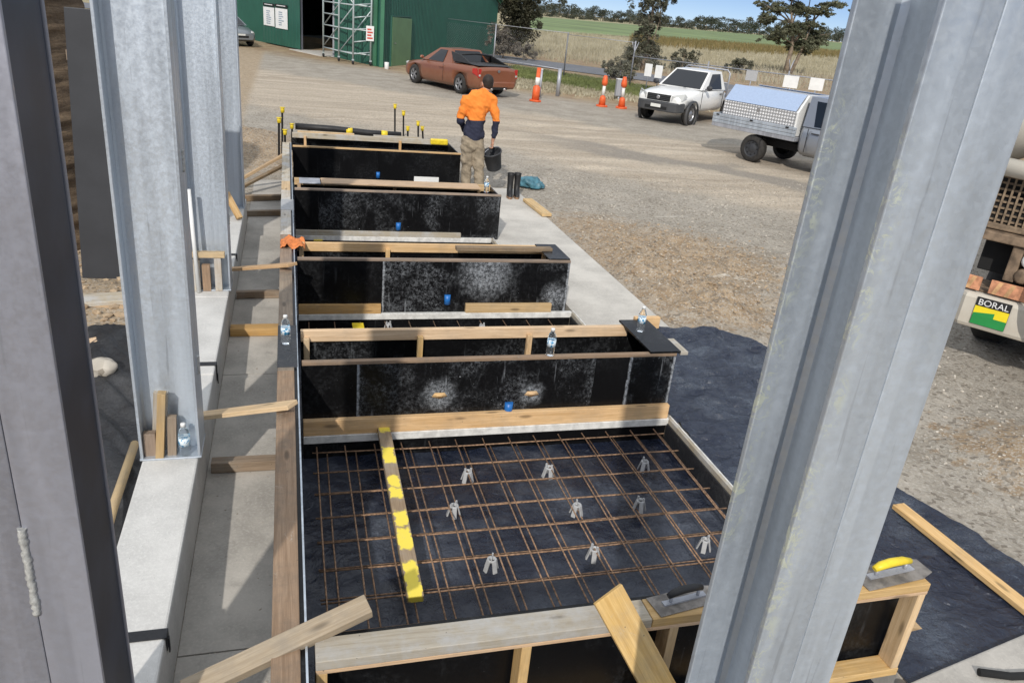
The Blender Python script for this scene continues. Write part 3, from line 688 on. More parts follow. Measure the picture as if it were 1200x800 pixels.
# wedges at the column feet
def block(lb, px, py, Y, w, d, h, lean, mat, z0=.337, rz=0):
    p = UY(px, py, Y); o = MB().box(-w / 2, -d / 2, 0, w / 2, d / 2, h).build('timber_wedge', M[mat], None, .003)
    o.location = (p.x, Y, z0); o.rotation_euler = (0, lean, rz); return tag(o, lb, 'timber', 'timber packing at the column feet')
block('short square block at the foot of the wedged column, against its flange', 178, 535, 4.36, .07, .05, .16, 0, 'brown_wood')
block('tall pale wedge set upright behind the other wedges at the column foot', 186, 520, 4.415, .08, .03, .40, .10, 'grey_wood')
block('tallest wedge, leaning in the middle of the packing at the column foot', 188, 540, 4.33, .045, .05, .44, .10, 'pine2')
block('reddish wedge standing between the tallest wedge and the water bottle', 202, 530, 4.35, .05, .04, .27, .06, 'brown_wood')
block('grey packing block under the white rod', 230, 338, 7.22, .09, .06, .30, 0, 'grey_wood')
block('reddish packing block at the middle of the column foot with the white rod', 243, 338, 7.22, .07, .05, .25, 0, 'brown_wood')
block('pale packing block beside the far strut', 257, 338, 7.22, .06, .06, .32, 0, 'grey_wood')
o = MB().box(-.15, -.03, 0, .13, .03, .05).build('timber_wedge', M['pine2'], None, .003); o.location = (-.715, 7.21, .337 + .325); tag(o, 'flat timber lying on top of the packing blocks at the column foot', 'timber', 'timber packing at the column feet')
stick('timber_wedge', 'slanting pine wedge beside the farthest column on the precast beam', U(265, 226, .62), U(281, 256, .36), .07, .05, 'pine2', group='timber packing at the column feet')
m = MB(); m.tube([UY(221, 222, 7.17), UY(233, 342, 7.16)], .018, 10)
tag(m.build('white_rod', M['white']), 'thin white plastic rod leaning on the column beside the timber blocks', 'rod')
# rag
m = MB()
def rag(u, v):
    a = (u - .5) * .24; b2 = (v - .5) * .30
    return (a, b2, .03 + .035 * fbm(u * 2, v * 2, 2.6, 4) + .02 * math.sin(u * 9 + v * 5) * (1 - abs(u - .5)) - (.12 * max(0, abs(u - .5) - .28)))
m.grid(22, 22, rag); o = m.build('rag', M['orange'], fix=False); q = U(343, 283, ZT + .03); o.location = (q.x, q.y, ZT + .006); sm = o.modifiers.new('cloth', 'SOLIDIFY'); sm.thickness = .004
tag(o, 'crumpled orange rag draped over the side form', 'rag')
# yellow painted blocks in the narrow pits
for px, py, w_, lb in ((421, 383, .11, 'yellow-topped block sitting in the narrow pit behind the bottle rail'), (372, 272, .11, 'yellow-topped block in the narrow pit in front of the speckled box')):
    p = U(px, py, .02); r = thing('marker_block', lb, 'marker block', (p.x, p.y, -.03)); m = MB(); m.box(-w_ / 2, -.25, -.05, w_ / 2, .2, .0); m.build('timber', M['old_wood'], r, .004)
    m = MB(); m.box(-w_ / 2 - .001, -.25, .001, w_ / 2 + .001, .2, .012); m.build('yellow_cap', M['yellow'], r, .003)

# ---------------------------------------------------------------- water bottles
def bottle(px, py, Y, z0, lb):
    p = UY(px, py, Y); r = thing('water_bottle', lb, 'bottle', (p.x, Y, z0), 0, 'clear water bottles')
    m = MB(); m.lathe([(.0, .004), (.026, .0), (.0325, .006), (.0335, .02), (.0310, .03), (.0335, .04), (.0310, .052), (.0335, .064), (.0335, .135), (.0325, .15), (.024, .178), (.0135, .196), (.0125, .208), (.0, .209)], n=20); m.build('body', M['bottle'], r)
    m = MB(); m.lathe([(.0342, .078), (.0342, .132)], n=20); o = m.build('label', M['label'], r); m = None
    m = MB(); m.lathe([(.0, .222), (.0145, .222), (.0155, .219), (.0155, .200), (.0, .200)], n=16); m.build('cap', M['white'], r)
bottle(645, 412, Y2 + .02, ZT + .001, 'water bottle standing on the middle of the rail of the splashed formwork box')
q = U(750, 388, ZT + .02); bottle(750, 388, q.y, ZT + .0205, 'water bottle standing on the black cover sheet by the path end of the box')
q = U(335, 403, ZT); bottle(335, 403, q.y, ZT + .005, 'water bottle standing on the black-wrapped part of the side form')
q = U(217, 529, .337); bottle(217, 529, 4.34, .337, 'water bottle beside the timber wedges at the column foot')
q = U(570, 222, .645); bottle(570, 221, Y4 + .12, .642, 'water bottle on the end of the speckled box, close to the person')

# ---------------------------------------------------------------- trowels
M['dirty_blade'] = plain('mortar_covered_blade', (.22, .20, .18), .6, .3, .4, 18)
def trowel(lb, p, rz, hm, dirty):
    r = thing('trowel', lb, 'trowel', p, rz); r.scale = (1.25, 1.25, 1.1) if hm == 'yellow' else (1, 1, 1)
    m = MB(); m.prism([(-.17, -.062, 0), (.11, -.062, 0), (.18, -.04, 0), (.18, .04, 0), (.11, .062, 0), (-.17, .062, 0)], (0, 0, .004)); m.build('blade', M[dirty], r, .001)
    m = MB(); m.tube([(-.08, 0, .004), (-.08, 0, .045)], .008, 8); m.tube([(.07, 0, .004), (.07, 0, .045)], .008, 8); m.box(-.12, -.014, .0045, .11, .014, .012); m.build('post', M['galv_dull'], r)
    m = MB(); m.tube([(-.10, 0, .047), (-.07, 0, .060), (-.02, 0, .066), (.04, 0, .063), (.085, 0, .052)], [.013, .018, .019, .018, .013], 12); m.build('handle', M[hm], r)
p = U(1040, 676, ZT + .002); trowel('dirty steel trowel with a bright yellow handle on the end of the stud frame', (2.845, 2.43, ZT + .002), .1, 'yellow', 'dirty_blade')
p = U(795, 700, ZT); trowel('dirty trowel with a dark handle lying on the stud frame behind the big lone column', (1.70, 2.42, ZT + .003), .15, 'black', 'dirty_blade')

# ---------------------------------------------------------------- black plastic sheets
def sheet_x(y):
    pts = [(1.2, 4.5), (2.8, 4.47), (3.96, 4.30), (5.0, 4.55), (6.2, 4.84), (6.45, 4.70), (6.68, 4.40), (6.9, 3.80)]
    for (a, xa), (b2, xb) in zip(pts[:-1], pts[1:]):
        if a <= y <= b2: return xa + (xb - xa) * (y - a) / (b2 - a)
    return pts[0][1] if y < pts[0][0] else pts[-1][1]
def sheet_fn(u, v):
    y = 1.75 + v * 5.13; x1 = sheet_x(y) + .05 * fbm(0, y, 1.9, 3); x0 = 3.012; x = x0 + (x1 - x0) * u
    z = .014 + (gh(x, y) if x > PX1 else 0)
    z += max(0, fbm(x * .7 + y * .25, y * 1.0, 2.6, 4)) * .035 + abs(fbm(x * .45 + 3, y * 1.6, 3.5, 3)) * .028 + .012 * max(0, math.sin(y * 9 + x * 3 + 2.5 * fbm(x, y, 1.2)))
    z += .011 * max(-.3, math.sin(y * 30 + 7 * fbm(x * .8, y, 1.6) + x * 5)) + .007 * math.sin(y * 55 - x * 9 + 6 * fbm(x, y, 2.1)) * (.4 + abs(fbm(x, y, 1.1)))
    k_ = min(1, max(.3, (y - 3.6) / 1.2)); z = .014 + (gh(x, y) if x > PX1 else 0) + (z - .014 - (gh(x, y) if x > PX1 else 0)) * k_
    if u > .9: z += (u - .9) * .10 * (1 + fbm(0, y, 3))
    z += .03 * math.exp(-((x - 4.02) / .07) ** 2) * (1 if y > 4.2 else .4)
    return (x, y, z)
m = MB(); m.grid(90, 420, sheet_fn); o = m.build('plastic_sheet', M['plastic'], fix=False)
tag(o, 'wrinkled black plastic sheet spread over the path between the big rebar pit and gravel', 'plastic sheet')
def sheet2(u, v):
    x = -1.98 + u * 1.08; y = 2.6 + v * 4.85 - (1 - u) * (.25 + .35 * v)
    z = gh(x, y) + .02 + abs(fbm(x * 1.5 + y, y * .5 + x, 2.2, 4)) * .10 + .03 * max(0, math.sin(x * 9 + y * 5 + 3 * fbm(x, y, 1.1)))
    return (x, y, z)
m = MB(); m.grid(50, 170, sheet2); tag(m.build('plastic_sheet', M['plastic_fold'], fix=False), 'crumpled black plastic sheet on the dirt beside the precast beam, stones lying on it', 'plastic sheet')
# concrete corner with a dark bar, near the end of the black sheet
m = MB(); pts = [U(1062, 802, .05), U(1098, 786, .05), U(1212, 738, .05), (5.2, 2.35, .05), (5.2, 1.2, .05), (3.0, 1.2, .05)]
m.prism([Vector((p[0], p[1], -.06)) for p in pts], (0, 0, .12)); tag(m.build('concrete_slab', M['concrete_strip'], None, .012), 'bare corner of a grey concrete slab at the near end of the black sheet', 'concrete slab')
m = MB(); m.tube([U(1147, 787, .085), U(1185, 792, .085), U(1240, 790, .085)], .02, 8); tag(m.build('metal_bar', M['underbody']), 'dark metal bar lying on the bare slab corner', 'bar')

# ---------------------------------------------------------------- left of the beam: dark sheet, bank, stones
m = MB(); q0, q1 = U(84, 325, 0), U(150, 328, 0)
q0 = Vector((-2.10, 8.5, 0)); q1 = Vector((-.98, 8.42, 0)); dd = (q1 - q0).normalized(); nn = Vector((-dd.y, dd.x, 0))
r = thing('dark_panel', 'tall dark grey panel standing upright beyond the first column', 'panel', q0)
m = MB(); m.prism([Vector((0, 0, .0)), dd * .76, dd * .90 + Vector((0, 0, 2.62)), dd * .14 + Vector((0, 0, 2.62))], nn * .05); m.build('sheet', M['darkgrey'], r, .004)
m = MB(); m.beam(Vector((.1, .08, .3)), Vector((.72, .0, .3)), .05, .09); m.beam(Vector((.1, .08, 2.2)), Vector((.72, .0, 2.2)), .05, .09); m.build('rail', M['old_wood'], r)
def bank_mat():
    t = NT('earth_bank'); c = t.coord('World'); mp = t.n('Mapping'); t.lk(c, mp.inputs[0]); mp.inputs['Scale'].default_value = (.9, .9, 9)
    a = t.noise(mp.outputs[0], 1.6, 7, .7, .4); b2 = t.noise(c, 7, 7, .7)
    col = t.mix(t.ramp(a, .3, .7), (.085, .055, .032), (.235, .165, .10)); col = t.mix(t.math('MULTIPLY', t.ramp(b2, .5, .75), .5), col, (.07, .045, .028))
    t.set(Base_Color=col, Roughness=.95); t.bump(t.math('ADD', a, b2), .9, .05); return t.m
M['bank'] = bank_mat()
def bank(u, v):          # a cut earth face, rounded back at its end
    a = max(0, (u - .8) / .2); x = -8.5 + u * 6.6; z = v * 3.5; y = 8.85 + .45 * v + 1.6 * a ** 2 + .25 * fbm(x, v * 3.5, .8)
    return (x - .5 * a ** 3 * v, y - .07 * fbm(x, z * 5, 1.3, 5) - .025 * math.sin(z * 40 + fbm(x, z, 1) * 4), z - .05)
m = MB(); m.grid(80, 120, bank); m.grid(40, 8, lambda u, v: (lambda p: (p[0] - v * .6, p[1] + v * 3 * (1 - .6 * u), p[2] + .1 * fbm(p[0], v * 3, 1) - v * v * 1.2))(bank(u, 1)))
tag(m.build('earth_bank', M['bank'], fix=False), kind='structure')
for px, py, r_, lb, mt in ((120, 434, .10, 'knobbly pale rock on the crumpled sheet beside the beam', 'stone'), (108, 440, .05, 'small rock next to the knobbly pale one on the crumpled sheet', 'stone')):
    p = U(px, py, .06); m = MB(); m.ico((0, 0, 0), r_, 3, (1.25, .9, .75)); 
    for v in m.v: v += v.normalized() * .03 * noise.noise(v * 14)
    o = m.build('rock', M['rock'] if 'rock' in M else M['stone'], fix=False); o.location = (p.x, p.y, .03 + r_ * .6); tag(o, lb, 'rock')
stick('timber_offcut', 'pale wedge-shaped offcut on the dirt beside the crumpled sheet', U(104, 403, .04), U(126, 398, .05), .10, .06, 'pine')
stick('plank', 'yellow-edged plank lying on the dirt at the foot of the dark panel', U(92, 352, .05), U(150, 349, .05), .26, .045, 'grey_wood', 'plank')
stick('plank', 'thin brown lath under the yellow-edged plank by the dark panel', U(92, 358, .02), U(150, 360, .02), .06, .03, 'pine2', 'plank')
m = MB(); m.tube([U(158, 520, .12), U(132, 596, .16), U(120, 640, .17)], .028, 10); tag(m.build('wooden_pole', M['pine2']), 'round wooden pole lying along the precast beam on the crumpled sheet', 'pole')
# ---------------------------------------------------------------- vehicles (x forward, y to the vehicle's left, z up)
def loft(m, st, n_side=1):
    """st: (x, z_bottom, z_top, half width, shoulder drop)"""
    rows = []
    for x, z0, z1, w, sh in st:
        h = z1 - z0
        half = [(w * .86, z0), (w * .97, z0 + .16 * h), (w, z0 + .42 * h), (w * .985, z0 + .72 * h), (w * .95, z1 - sh), (w * .86, z1 - sh * .25), (w * .45, z1 + .012), (0, z1 + .018)]
        ring = [(x, -y, z) for y, z in half] + [(x, y, z) for y, z in half[-2::-1]]
        rows.append(m.verts(ring)); n = len(ring)
    for i in range(len(rows) - 1):
        for k in range(n - 1): m.idx((rows[i] + k, rows[i] + k + 1, rows[i + 1] + k + 1, rows[i + 1] + k))
        m.idx((rows[i] + n - 1, rows[i], rows[i + 1], rows[i + 1] + n - 1), False)
    m.idx([rows[0] + k for k in range(n)], False); m.idx([rows[-1] + k for k in range(n)][::-1], False)
def wheel(parent, x, y, R, w, side, spokes=5, rim='alloy'):
    t = MB(); t.lathe([(R * .62, -w / 2), (R * .9, -w / 2), (R, -w * .32), (R, w * .32), (R * .9, w / 2), (R * .62, w / 2)], (0, 0, 0), 28, (0, 1, 0), cap=False)
    o = t.build('wheel', M['tyre'], parent); o.location = (x, y, R)
    r = MB(); s = side
    r.lathe([(R * .67, s * w * .42), (R * .63, s * w * .47), (R * .58, s * w * .40), (R * .56, s * w * .15)], (0, 0, 0), 28, (0, 1, 0), cap=False); r.cur = 1
    r.lathe([(R * .57, s * w * .08), (.0, s * w * .08)], (0, 0, 0), 24, (0, 1, 0)); r.cur = 0
    if spokes:
        for k in range(spokes):
            for dd in (-.09, .09):
                a = 2 * PI * k / spokes; c0, s0 = math.cos(a), math.sin(a); c1, s1 = math.cos(a + dd * 2), math.sin(a + dd * 2)
                r.beam((c0 * .03, s * w * .38, s0 * .03), (c1 * R * .6, s * w * .40, s1 * R * .6), R * .10, .025, (0, s, 0))
        r.lathe([(0, s * w * .42), (R * .16, s * w * .42), (R * .18, s * w * .3)], (0, 0, 0), 14, (0, 1, 0))
    else:
        r.lathe([(R * .58, s * w * .30), (R * .42, s * w * .22), (R * .30, s * w * .34), (R * .16, s * w * .40), (0, s * w * .42)], (0, 0, 0), 24, (0, 1, 0)); r.cur = 1
        for k in range(8):
            a = 2 * PI * k / 8; r.lathe([(.0, s * w * .34), (R * .055, s * w * .34), (R * .055, s * w * .2)], (math.cos(a) * R * .44, 0, math.sin(a) * R * .44), 8, (0, 1, 0))
    r.build('rim', [M[rim], M['underbody']], o)
def inset(q, mu, mv, off):
    """quad smaller than q (corners in order) by margins, lifted off along its normal"""
    a, b, c, d = [Vector(p) for p in q]; n = (b - a).cross(d - a).normalized()
    B = lambda u, v: (a * (1 - u) + b * u) * (1 - v) + (d * (1 - u) + c * u) * v
    return [B(mu[0], mv[0]) + n * off, B(1 - mu[1], mv[0]) + n * off, B(1 - mu[1], 1 - mv[1]) + n * off, B(mu[0], 1 - mv[1]) + n * off], n
def cabin(parent, col, xb0, xb1, xr0, xr1, zb, zr, wb, wr, side_cols=((.04, .04),), rear=True):
    """greenhouse: base from xb1 (rear) to xb0 (front), roof from xr1 to xr0"""
    m = MB(); P = lambda x, y, z: Vector((x, y, z))
    bl, br, fl, fr = P(xb1, wb, zb), P(xb1, -wb, zb), P(xb0, wb * .97, zb), P(xb0, -wb * .97, zb)
    rl, rr, tl, tr = P(xr1, wr, zr), P(xr1, -wr, zr), P(xr0, wr * .96, zr - .02), P(xr0, -wr * .96, zr - .02)
    mid = P((xr0 + xr1) / 2, 0, zr + .035)
    for q in ((bl, fl, tl, rl), (fr, br, rr, tr), (fl, fr, tr, tl), (br, bl, rl, rr)): m.face(q)
    b0 = m.verts([rl, tl, tr, rr, mid])
    for i in range(4): m.idx((b0 + i, b0 + (i + 1) % 4, b0 + 4), True)
    o = m.build('cab_roof', M[col], parent, .03)
    def pane(nm, q, mu, mv):
        p, n = inset(q, mu, mv, .006); g = MB(); g.prism(p, n * .006); g.build(nm, M['glass'], parent)
    pane('windscreen', (fr, fl, tl, tr), (.05, .05), (.04, .06))
    if rear: pane('rear_window', (bl, br, rr, rl), (.08, .08), (.10, .10))
    for (a, b) in side_cols:
        pane('side_window', (fl, bl, rl, tl), (a, b), (.04, .13)); pane('side_window', (br, fr, tr, rr), (b, a), (.04, .13))
    return o
def slab(parent, nm, mat, x0, y0, z0, x1, y1, z1, bev=.01):
    m = MB(); m.box(x0, y0, z0, x1, y1, z1); return m.build(nm, M[mat], parent, bev)
def place(r, wheel_local, wheel_world, fwd):
    a = math.atan2(fwd[1], fwd[0]); c, s = math.cos(a), math.sin(a)
    r.rotation_euler = (0, 0, a)
    r.location = (wheel_world[0] - (c * wheel_local[0] - s * wheel_local[1]), wheel_world[1] - (s * wheel_local[0] + c * wheel_local[1]), 0)
def cut_wheels(o, xs_, R, w):
    for x in xs_:
        c = MB(); c.lathe([(0, -w - .2), (R * 1.13, -w - .2), (R * 1.13, w + .2), (0, w + .2)], (x, 0, R * 1.02), 30, (0, 1, 0)); cut(o, c)
M['red_paint'] = paint('copper_red_paint', (.25, .080, .036), .28, .28, (.36, .27, .19), .35)
M['white_paint'] = paint('white_ute_paint', (.80, .80, .78), .3, .25)
M['silver_paint'] = paint('silver_ute_paint', (.32, .35, .40), .32, .2, metal=.6)
M['grey_paint'] = paint('grey_car_paint', (.24, .27, .30), .32, .2, metal=.5)
M['bumper_plastic'] = paint('grey_bumper_plastic', (.030, .035, .043), .55, .12, coat=0)
# copper red sports ute
r = thing('parked_ute', 'dusty copper-red sports ute with a black sports bar, seen from its tail', 'ute')
m = MB(); loft(m, [(-2.50, .42, .90, .80, .05), (-2.44, .30, 1.00, .90, .06), (-2.0, .24, 1.03, .93, .06), (-1.0, .22, 1.01, .94, .06), (0, .20, .97, .94, .07), (.9, .20, .95, .94, .08), (1.5, .22, .88, .93, .10), (2.1, .24, .78, .88, .12), (2.38, .30, .66, .72, .10), (2.44, .38, .56, .55, .06)])
o = m.build('body', M['red_paint'], r); cut_wheels(o, (1.46, -1.46), .345, .95)
slab(r, 'underbody', 'underbody', -2.2, -.80, .26, 2.1, .80, .62)
for x in (1.46, -1.46):
    for s in (1, -1): wheel(r, x, s * .82, .345, .24, s, 5)
cabin(r, 'red_paint', 1.05, -.92, .22, -.55, .93, 1.44, .88, .64, ((.20, .30),))
slab(r, 'tonneau_cover', 'black', -2.36, -.78, 1.035, -.95, .78, 1.06, .02)
for s in (1, -1):
    m = MB(); m.prism([(-.56, s * .70, 1.36), (-.90, s * .83, 1.06), (-2.0, s * .84, 1.06), (-1.2, s * .74, 1.30)], (0, -s * .05, 0)); m.build('sail_panel', M['red_paint' if False else 'black'], r, .01)
m = MB(); m.tube([(-1.0, .78, 1.05), (-1.12, .68, 1.30), (-1.15, 0, 1.35), (-1.12, -.68, 1.30), (-1.0, -.78, 1.05)], .035, 8); m.build('sports_bar', M['black'], r)
for s in (1, -1):
    m = MB(); m.prism([(-2.20, s * .935, .80), (-2.20, s * .935, .95), (-2.44, s * .90, .975), (-2.46, s * .88, .70)], (-.02, s * .012, 0)); m.prism([(-2.475, s * .88, .66), (-2.475, s * .74, .66), (-2.475, s * .76, .96), (-2.475, s * .88, .96)], (-.02, 0, 0)); m.build('tail_lamp', M['lamp_red'], r, .004)
    m = MB(); m.ico((-2.492, s * .82, .74), .05, 2, (.3, 1, .8)); m.build('reversing_lamp', M['lamp_clear'], r)
    m = MB(); m.ico((.85, s * 1.0, 1.02), .09, 2, (.6, 1, .7)); m.build('wing_mirror', M['red_paint'], r)
    slab(r, 'door_seam', 'underbody', -.452, s * .936, .34, -.446, s * .945, .92, 0)
    slab(r, 'door_handle', 'red_paint', -.40, s * .925, .78, -.20, s * .962, .81, .01)
    m = MB(); m.ico((2.22, s * .66, .68), .13, 2, (1.2, .9, .55)); m.build('headlight', M['lamp_clear'], r)
slab(r, 'tailgate_recess', 'underbody', -2.486, -.40, .66, -2.478, .40, .80, .004); slab(r, 'number_plate', 'plate', -2.495, -.19, .68, -2.487, .19, .775, .002)
m = MB(); m.lathe([(0, 0), (.05, .002), (.055, .012)], (-2.51, 0, .90), 12, (-1, 0, 0)); m.build('badge', M['chrome'], r)
slab(r, 'rear_bumper', 'red_paint', -2.54, -.78, .34, -2.40, .78, .56, .05)
slab(r, 'bumper_insert', 'underbody', -2.545, -.42, .28, -2.42, .42, .37, .02)
for s in (.3, -.3):
    m = MB(); m.tube([(-2.58, s, .30), (-2.3, s, .31)], .045, 10); m.build('exhaust_tip', M['chrome'], r)
place(r, (-1.46, .93), U(537, 110, 0), (-.42, .91))
# white single cab ute
def hilux(root, col, bump, fwd=0., up=0):
    before = set(root.children); r = bpy.data.objects.new('front', None)
    m = MB(); loft(m, [(-.92, .45, 1.08, .82, .05), (-.85, .42, 1.12, .86, .06), (.2, .40, 1.10, .87, .07), (.85, .40, 1.08, .87, .08), (1.6, .42, 1.02, .85, .10), (2.1, .46, .95, .80, .10), (2.28, .52, .88, .74, .08), (2.32, .58, .82, .66, .05)])
    o = m.build('body', M[col], r); cut_wheels(o, (1.50,), .335, .95)
    slab(r, 'chassis', 'underbody', -2.5, -.42, .42, 2.0, .42, .60); slab(r, 'underbody', 'underbody', -.8, -.72, .40, 2.05, .72, .78)
    cabin(r, col, .92, -.90, .12, -.72 - up, 1.08, 1.66 + up * .7, .83, .66 + up * .7, ((.22, .16),))
    m = MB(); m.prism([(2.06, -.86, .40), (2.06, .86, .40), (2.36, .70, .38), (2.44, .45, .38), (2.44, -.45, .38), (2.36, -.70, .38)], (0, 0, .30)); m.build('front_bumper', M[bump], r, .035)
    slab(r, 'bumper_intake', 'underbody', 2.40, -.40, .44, 2.447, .40, .54, .01); slab(r, 'number_plate', 'plate', 2.448, -.18, .50, 2.456, .18, .60, .003)
    slab(r, 'grille', 'underbody', 2.20, -.42, .70, 2.345, .42, .90, .02)
    for k in range(3): slab(r, 'grille_bar', bump, 2.335, -.40, .735 + k * .055, 2.352, .40, .752 + k * .055, .004)
    m = MB(); m.lathe([(.045, 0), (.062, .004), (.062, .012), (.045, .014)], (2.353, 0, .80), 16, (1, 0, 0)); m.build('badge', M['chrome'], r)
    for s in (1, -1):
        m = MB(); m.prism([(2.30, s * .44, .72), (2.31, s * .46, .90), (2.06, s * .80, .98), (1.98, s * .85, .90), (2.16, s * .78, .76)], (.035, s * .02, .0)); m.build('headlight', M['lamp_clear'], r, .012)
        m = MB(); m.ico((.78, s * 1.0, 1.17), .12, 2, (.5, .9, .75)); m.build('wing_mirror', M['darkgrey'], r)
        m = MB(); m.beam((.78, s * .86, 1.12), (.78, s * 1.0, 1.15), .04, .04); m.build('mirror_arm', M['darkgrey'], r)
        slab(r, 'door_handle', 'darkgrey', -.62, s * .868, .94, -.42, s * .892, .97, .008)
        for x in (.93, -.72): slab(r, 'door_seam', 'underbody', x, s * .858, .50, x + .008, s * .875, 1.05, 0)
        m = MB(); m.lathe([(.39, 0), (.44, .0), (.44, .10), (.39, .10)], (1.5, s * .80, .335), 26, (0, s, 0), cap=False); m.build('wheel_arch', M[bump], r)
        slab(r, 'mud_flap', 'black', -1.92, s * .76 - .12, .18, -1.90, s * .76 + .12, .6, .004)
    m = MB(); m.beam((.75, 0, 1.12), (1.1, .3, 1.12), .02, .02); m.build('wiper', M['black'], r)
    for o in [o for o in bpy.data.objects if o.parent is r]: o.location.x += fwd; o.parent = root
    bpy.data.objects.remove(r)
    for x in (1.5 + fwd, -1.5):
        for s in (1, -1): wheel(root, x, s * .76, .335, .22, s, 0, 'alloy' if not fwd else 'darkgrey')
r = thing('parked_ute', 'white single-cab ute with a plain dark bumper, parked nose out beside the orange bollards', 'ute')
hilux(r, 'white_paint', 'bumper_plastic')
slab(r, 'tray', 'galv_dull', -2.55, -.92, .74, -.98, .92, .86, .01)
for s in (1, -1): slab(r, 'tray_side', 'galv_dull', -2.55, s * .90 - .02, .862, -1.0, s * .90 + .02, 1.10, .006)
m = MB()
for q in ([(-.98, .86, .86), (-1.0, .86, 1.62), (-1.0, .76, 1.72), (-1.0, -.76, 1.72), (-1.0, -.86, 1.62), (-.98, -.86, .86)], [(-1.0, .86, 1.3), (-1.0, -.86, 1.3)], [(-1.0, .3, .9), (-1.0, .3, 1.72)], [(-1.0, -.3, .9), (-1.0, -.3, 1.72)]): m.tube(q, .028, 8)
m.build('headboard', M['galv_dull'], r)
place(r, (1.5, .86), U(808, 147, 0), (-.80, -.60))
# silver tray ute with a chequer plate toolbox
def chequer():
    t = NT('chequer_plate'); c = t.coord('Object', rnd=False)
    q_ = t.n('SeparateXYZ', i_0=c); zz = t.math('ADD', q_.outputs[2], t.math('MULTIPLY', q_.outputs[1], -.6))
    a1 = t.math('SINE', t.math('MULTIPLY', t.math('ADD', q_.outputs[0], zz), 42.0)); a2 = t.math('SINE', t.math('MULTIPLY', t.math('SUBTRACT', q_.outputs[0], zz), 42.0))
    k = t.ramp(t.math('MULTIPLY', a1, a2), -.1, .35)
    t.set(Base_Color=t.mix(k, (.36, .36, .36), (.84, .84, .85)), Metallic=.3, Roughness=t.ramp(k, 0, 1, .5, .25)); t.bump(k, .8, .012); return t.m
M['chequer'] = chequer(); M['lid_alu'] = plain('sky_tinted_aluminium', (.42, .52, .70), .3, .35, .06, 30, .1)  # lid: the sky's reflection is put into its blue base colour
r = thing('parked_ute', 'silver tray ute carrying a chequer-plate toolbox, cut off by the big lone column', 'ute')
hilux(r, 'silver_paint', 'silver_paint', .62, .15)
slab(r, 'tray_floor', 'galv_dull', -2.75, -.94, .70, -.36, .94, .80, .01)
for s in (1, -1):
    m = MB()
    for k in range(3): m.box(-2.75, s * .935 - .018, .80 + k * .078, -.36, s * .935 + .018, .80 + k * .078 + .070)
    m.build('tray_side', M['galv'], r, .008)
    for x in (-2.6, -1.6, -.6): slab(r, 'latch', 'black', x - .04, s * .958 - .012, .98, x + .04, s * .958 + .012, 1.02, .004)
m = MB(); m.box(-2.75, -.93, .80, -2.72, .93, 1.03); m.build('tailgate', M['galv'], r, .006)
m = MB(); m.prism([(-2.55, .86, .81), (-2.55, .86, 1.36), (-2.55, .52, 1.72), (-2.55, -.52, 1.72), (-2.55, -.86, 1.36), (-2.55, -.86, .81)], (2.06, 0, 0)); m.build('toolbox', M['chequer'], r, .012)
for s in (1, -1):
    m = MB(); p = [Vector((-2.53, s * .872, 1.375)), Vector((-.51, s * .872, 1.375)), Vector((-.51, s * .535, 1.752)), Vector((-2.53, s * .535, 1.752))]
    m.prism(p, Vector((0, s * .006, .006))); m.build('toolbox_lid', M['lid_alu'], r, .003)
    slab(r, 'lid_latch', 'chrome', -1.56, s * .862 - .015, 1.22, -1.48, s * .862 + .015, 1.32, .005)
m = MB(); m.prism([(-.47, .90, .81), (-.47, .90, 1.36), (-.47, .56, 1.755), (-.47, -.56, 1.755), (-.47, -.90, 1.36), (-.47, -.90, .81)], (.05, 0, 0)); m.build('headboard', M['white_paint'], r, .008)
m = MB(); m.tube([(-2.75, .7, .62), (-2.95, .7, .60), (-2.98, .7, .55)], .03, 8); m.build('tow_hitch', M['rust'], r)
t0, t1 = U(834, 143, .78), U(938, 164, .78); fw = (t1 - t0).normalized()
place(r, (-2.75, -.95), t0, (fw.x, fw.y))
# grey hatchback behind the columns
r = thing('parked_car', 'grey car parked by the green shed, half hidden behind the columns', 'car')
m = MB(); loft(m, [(-2.1, .35, .9, .72, .05), (-2.0, .25, 1.0, .84, .06), (-1, .20, .98, .87, .07), (.5, .20, .94, .87, .08), (1.3, .22, .86, .86, .10), (1.9, .26, .74, .78, .10), (2.12, .34, .60, .6, .06)])
o = m.build('body', M['grey_paint'], r); cut_wheels(o, (1.3, -1.25), .31, .95); slab(r, 'underbody', 'underbody', -1.9, -.72, .24, 1.8, .72, .55)
for x in (1.3, -1.25):
    for s in (1, -1): wheel(r, x, s * .76, .31, .2, s, 5)
cabin(r, 'grey_paint', .95, -1.75, .1, -1.1, .93, 1.42, .82, .6, ((.2, .52), (.52, .14)))
for s in (1, -1):
    m = MB(); m.ico((1.9, s * .62, .66), .12, 2, (1.0, .9, .6)); m.build('headlight', M['lamp_clear'], r)
slab(r, 'grille', 'underbody', 2.02, -.35, .42, 2.13, .35, .52, .01); slab(r, 'number_plate', 'plate', 2.12, -.18, .52, 2.14, .18, .6, .002)
q = U(257, 52.5, 0); place(r, (1.3, -.8), q, (.45, -.9))

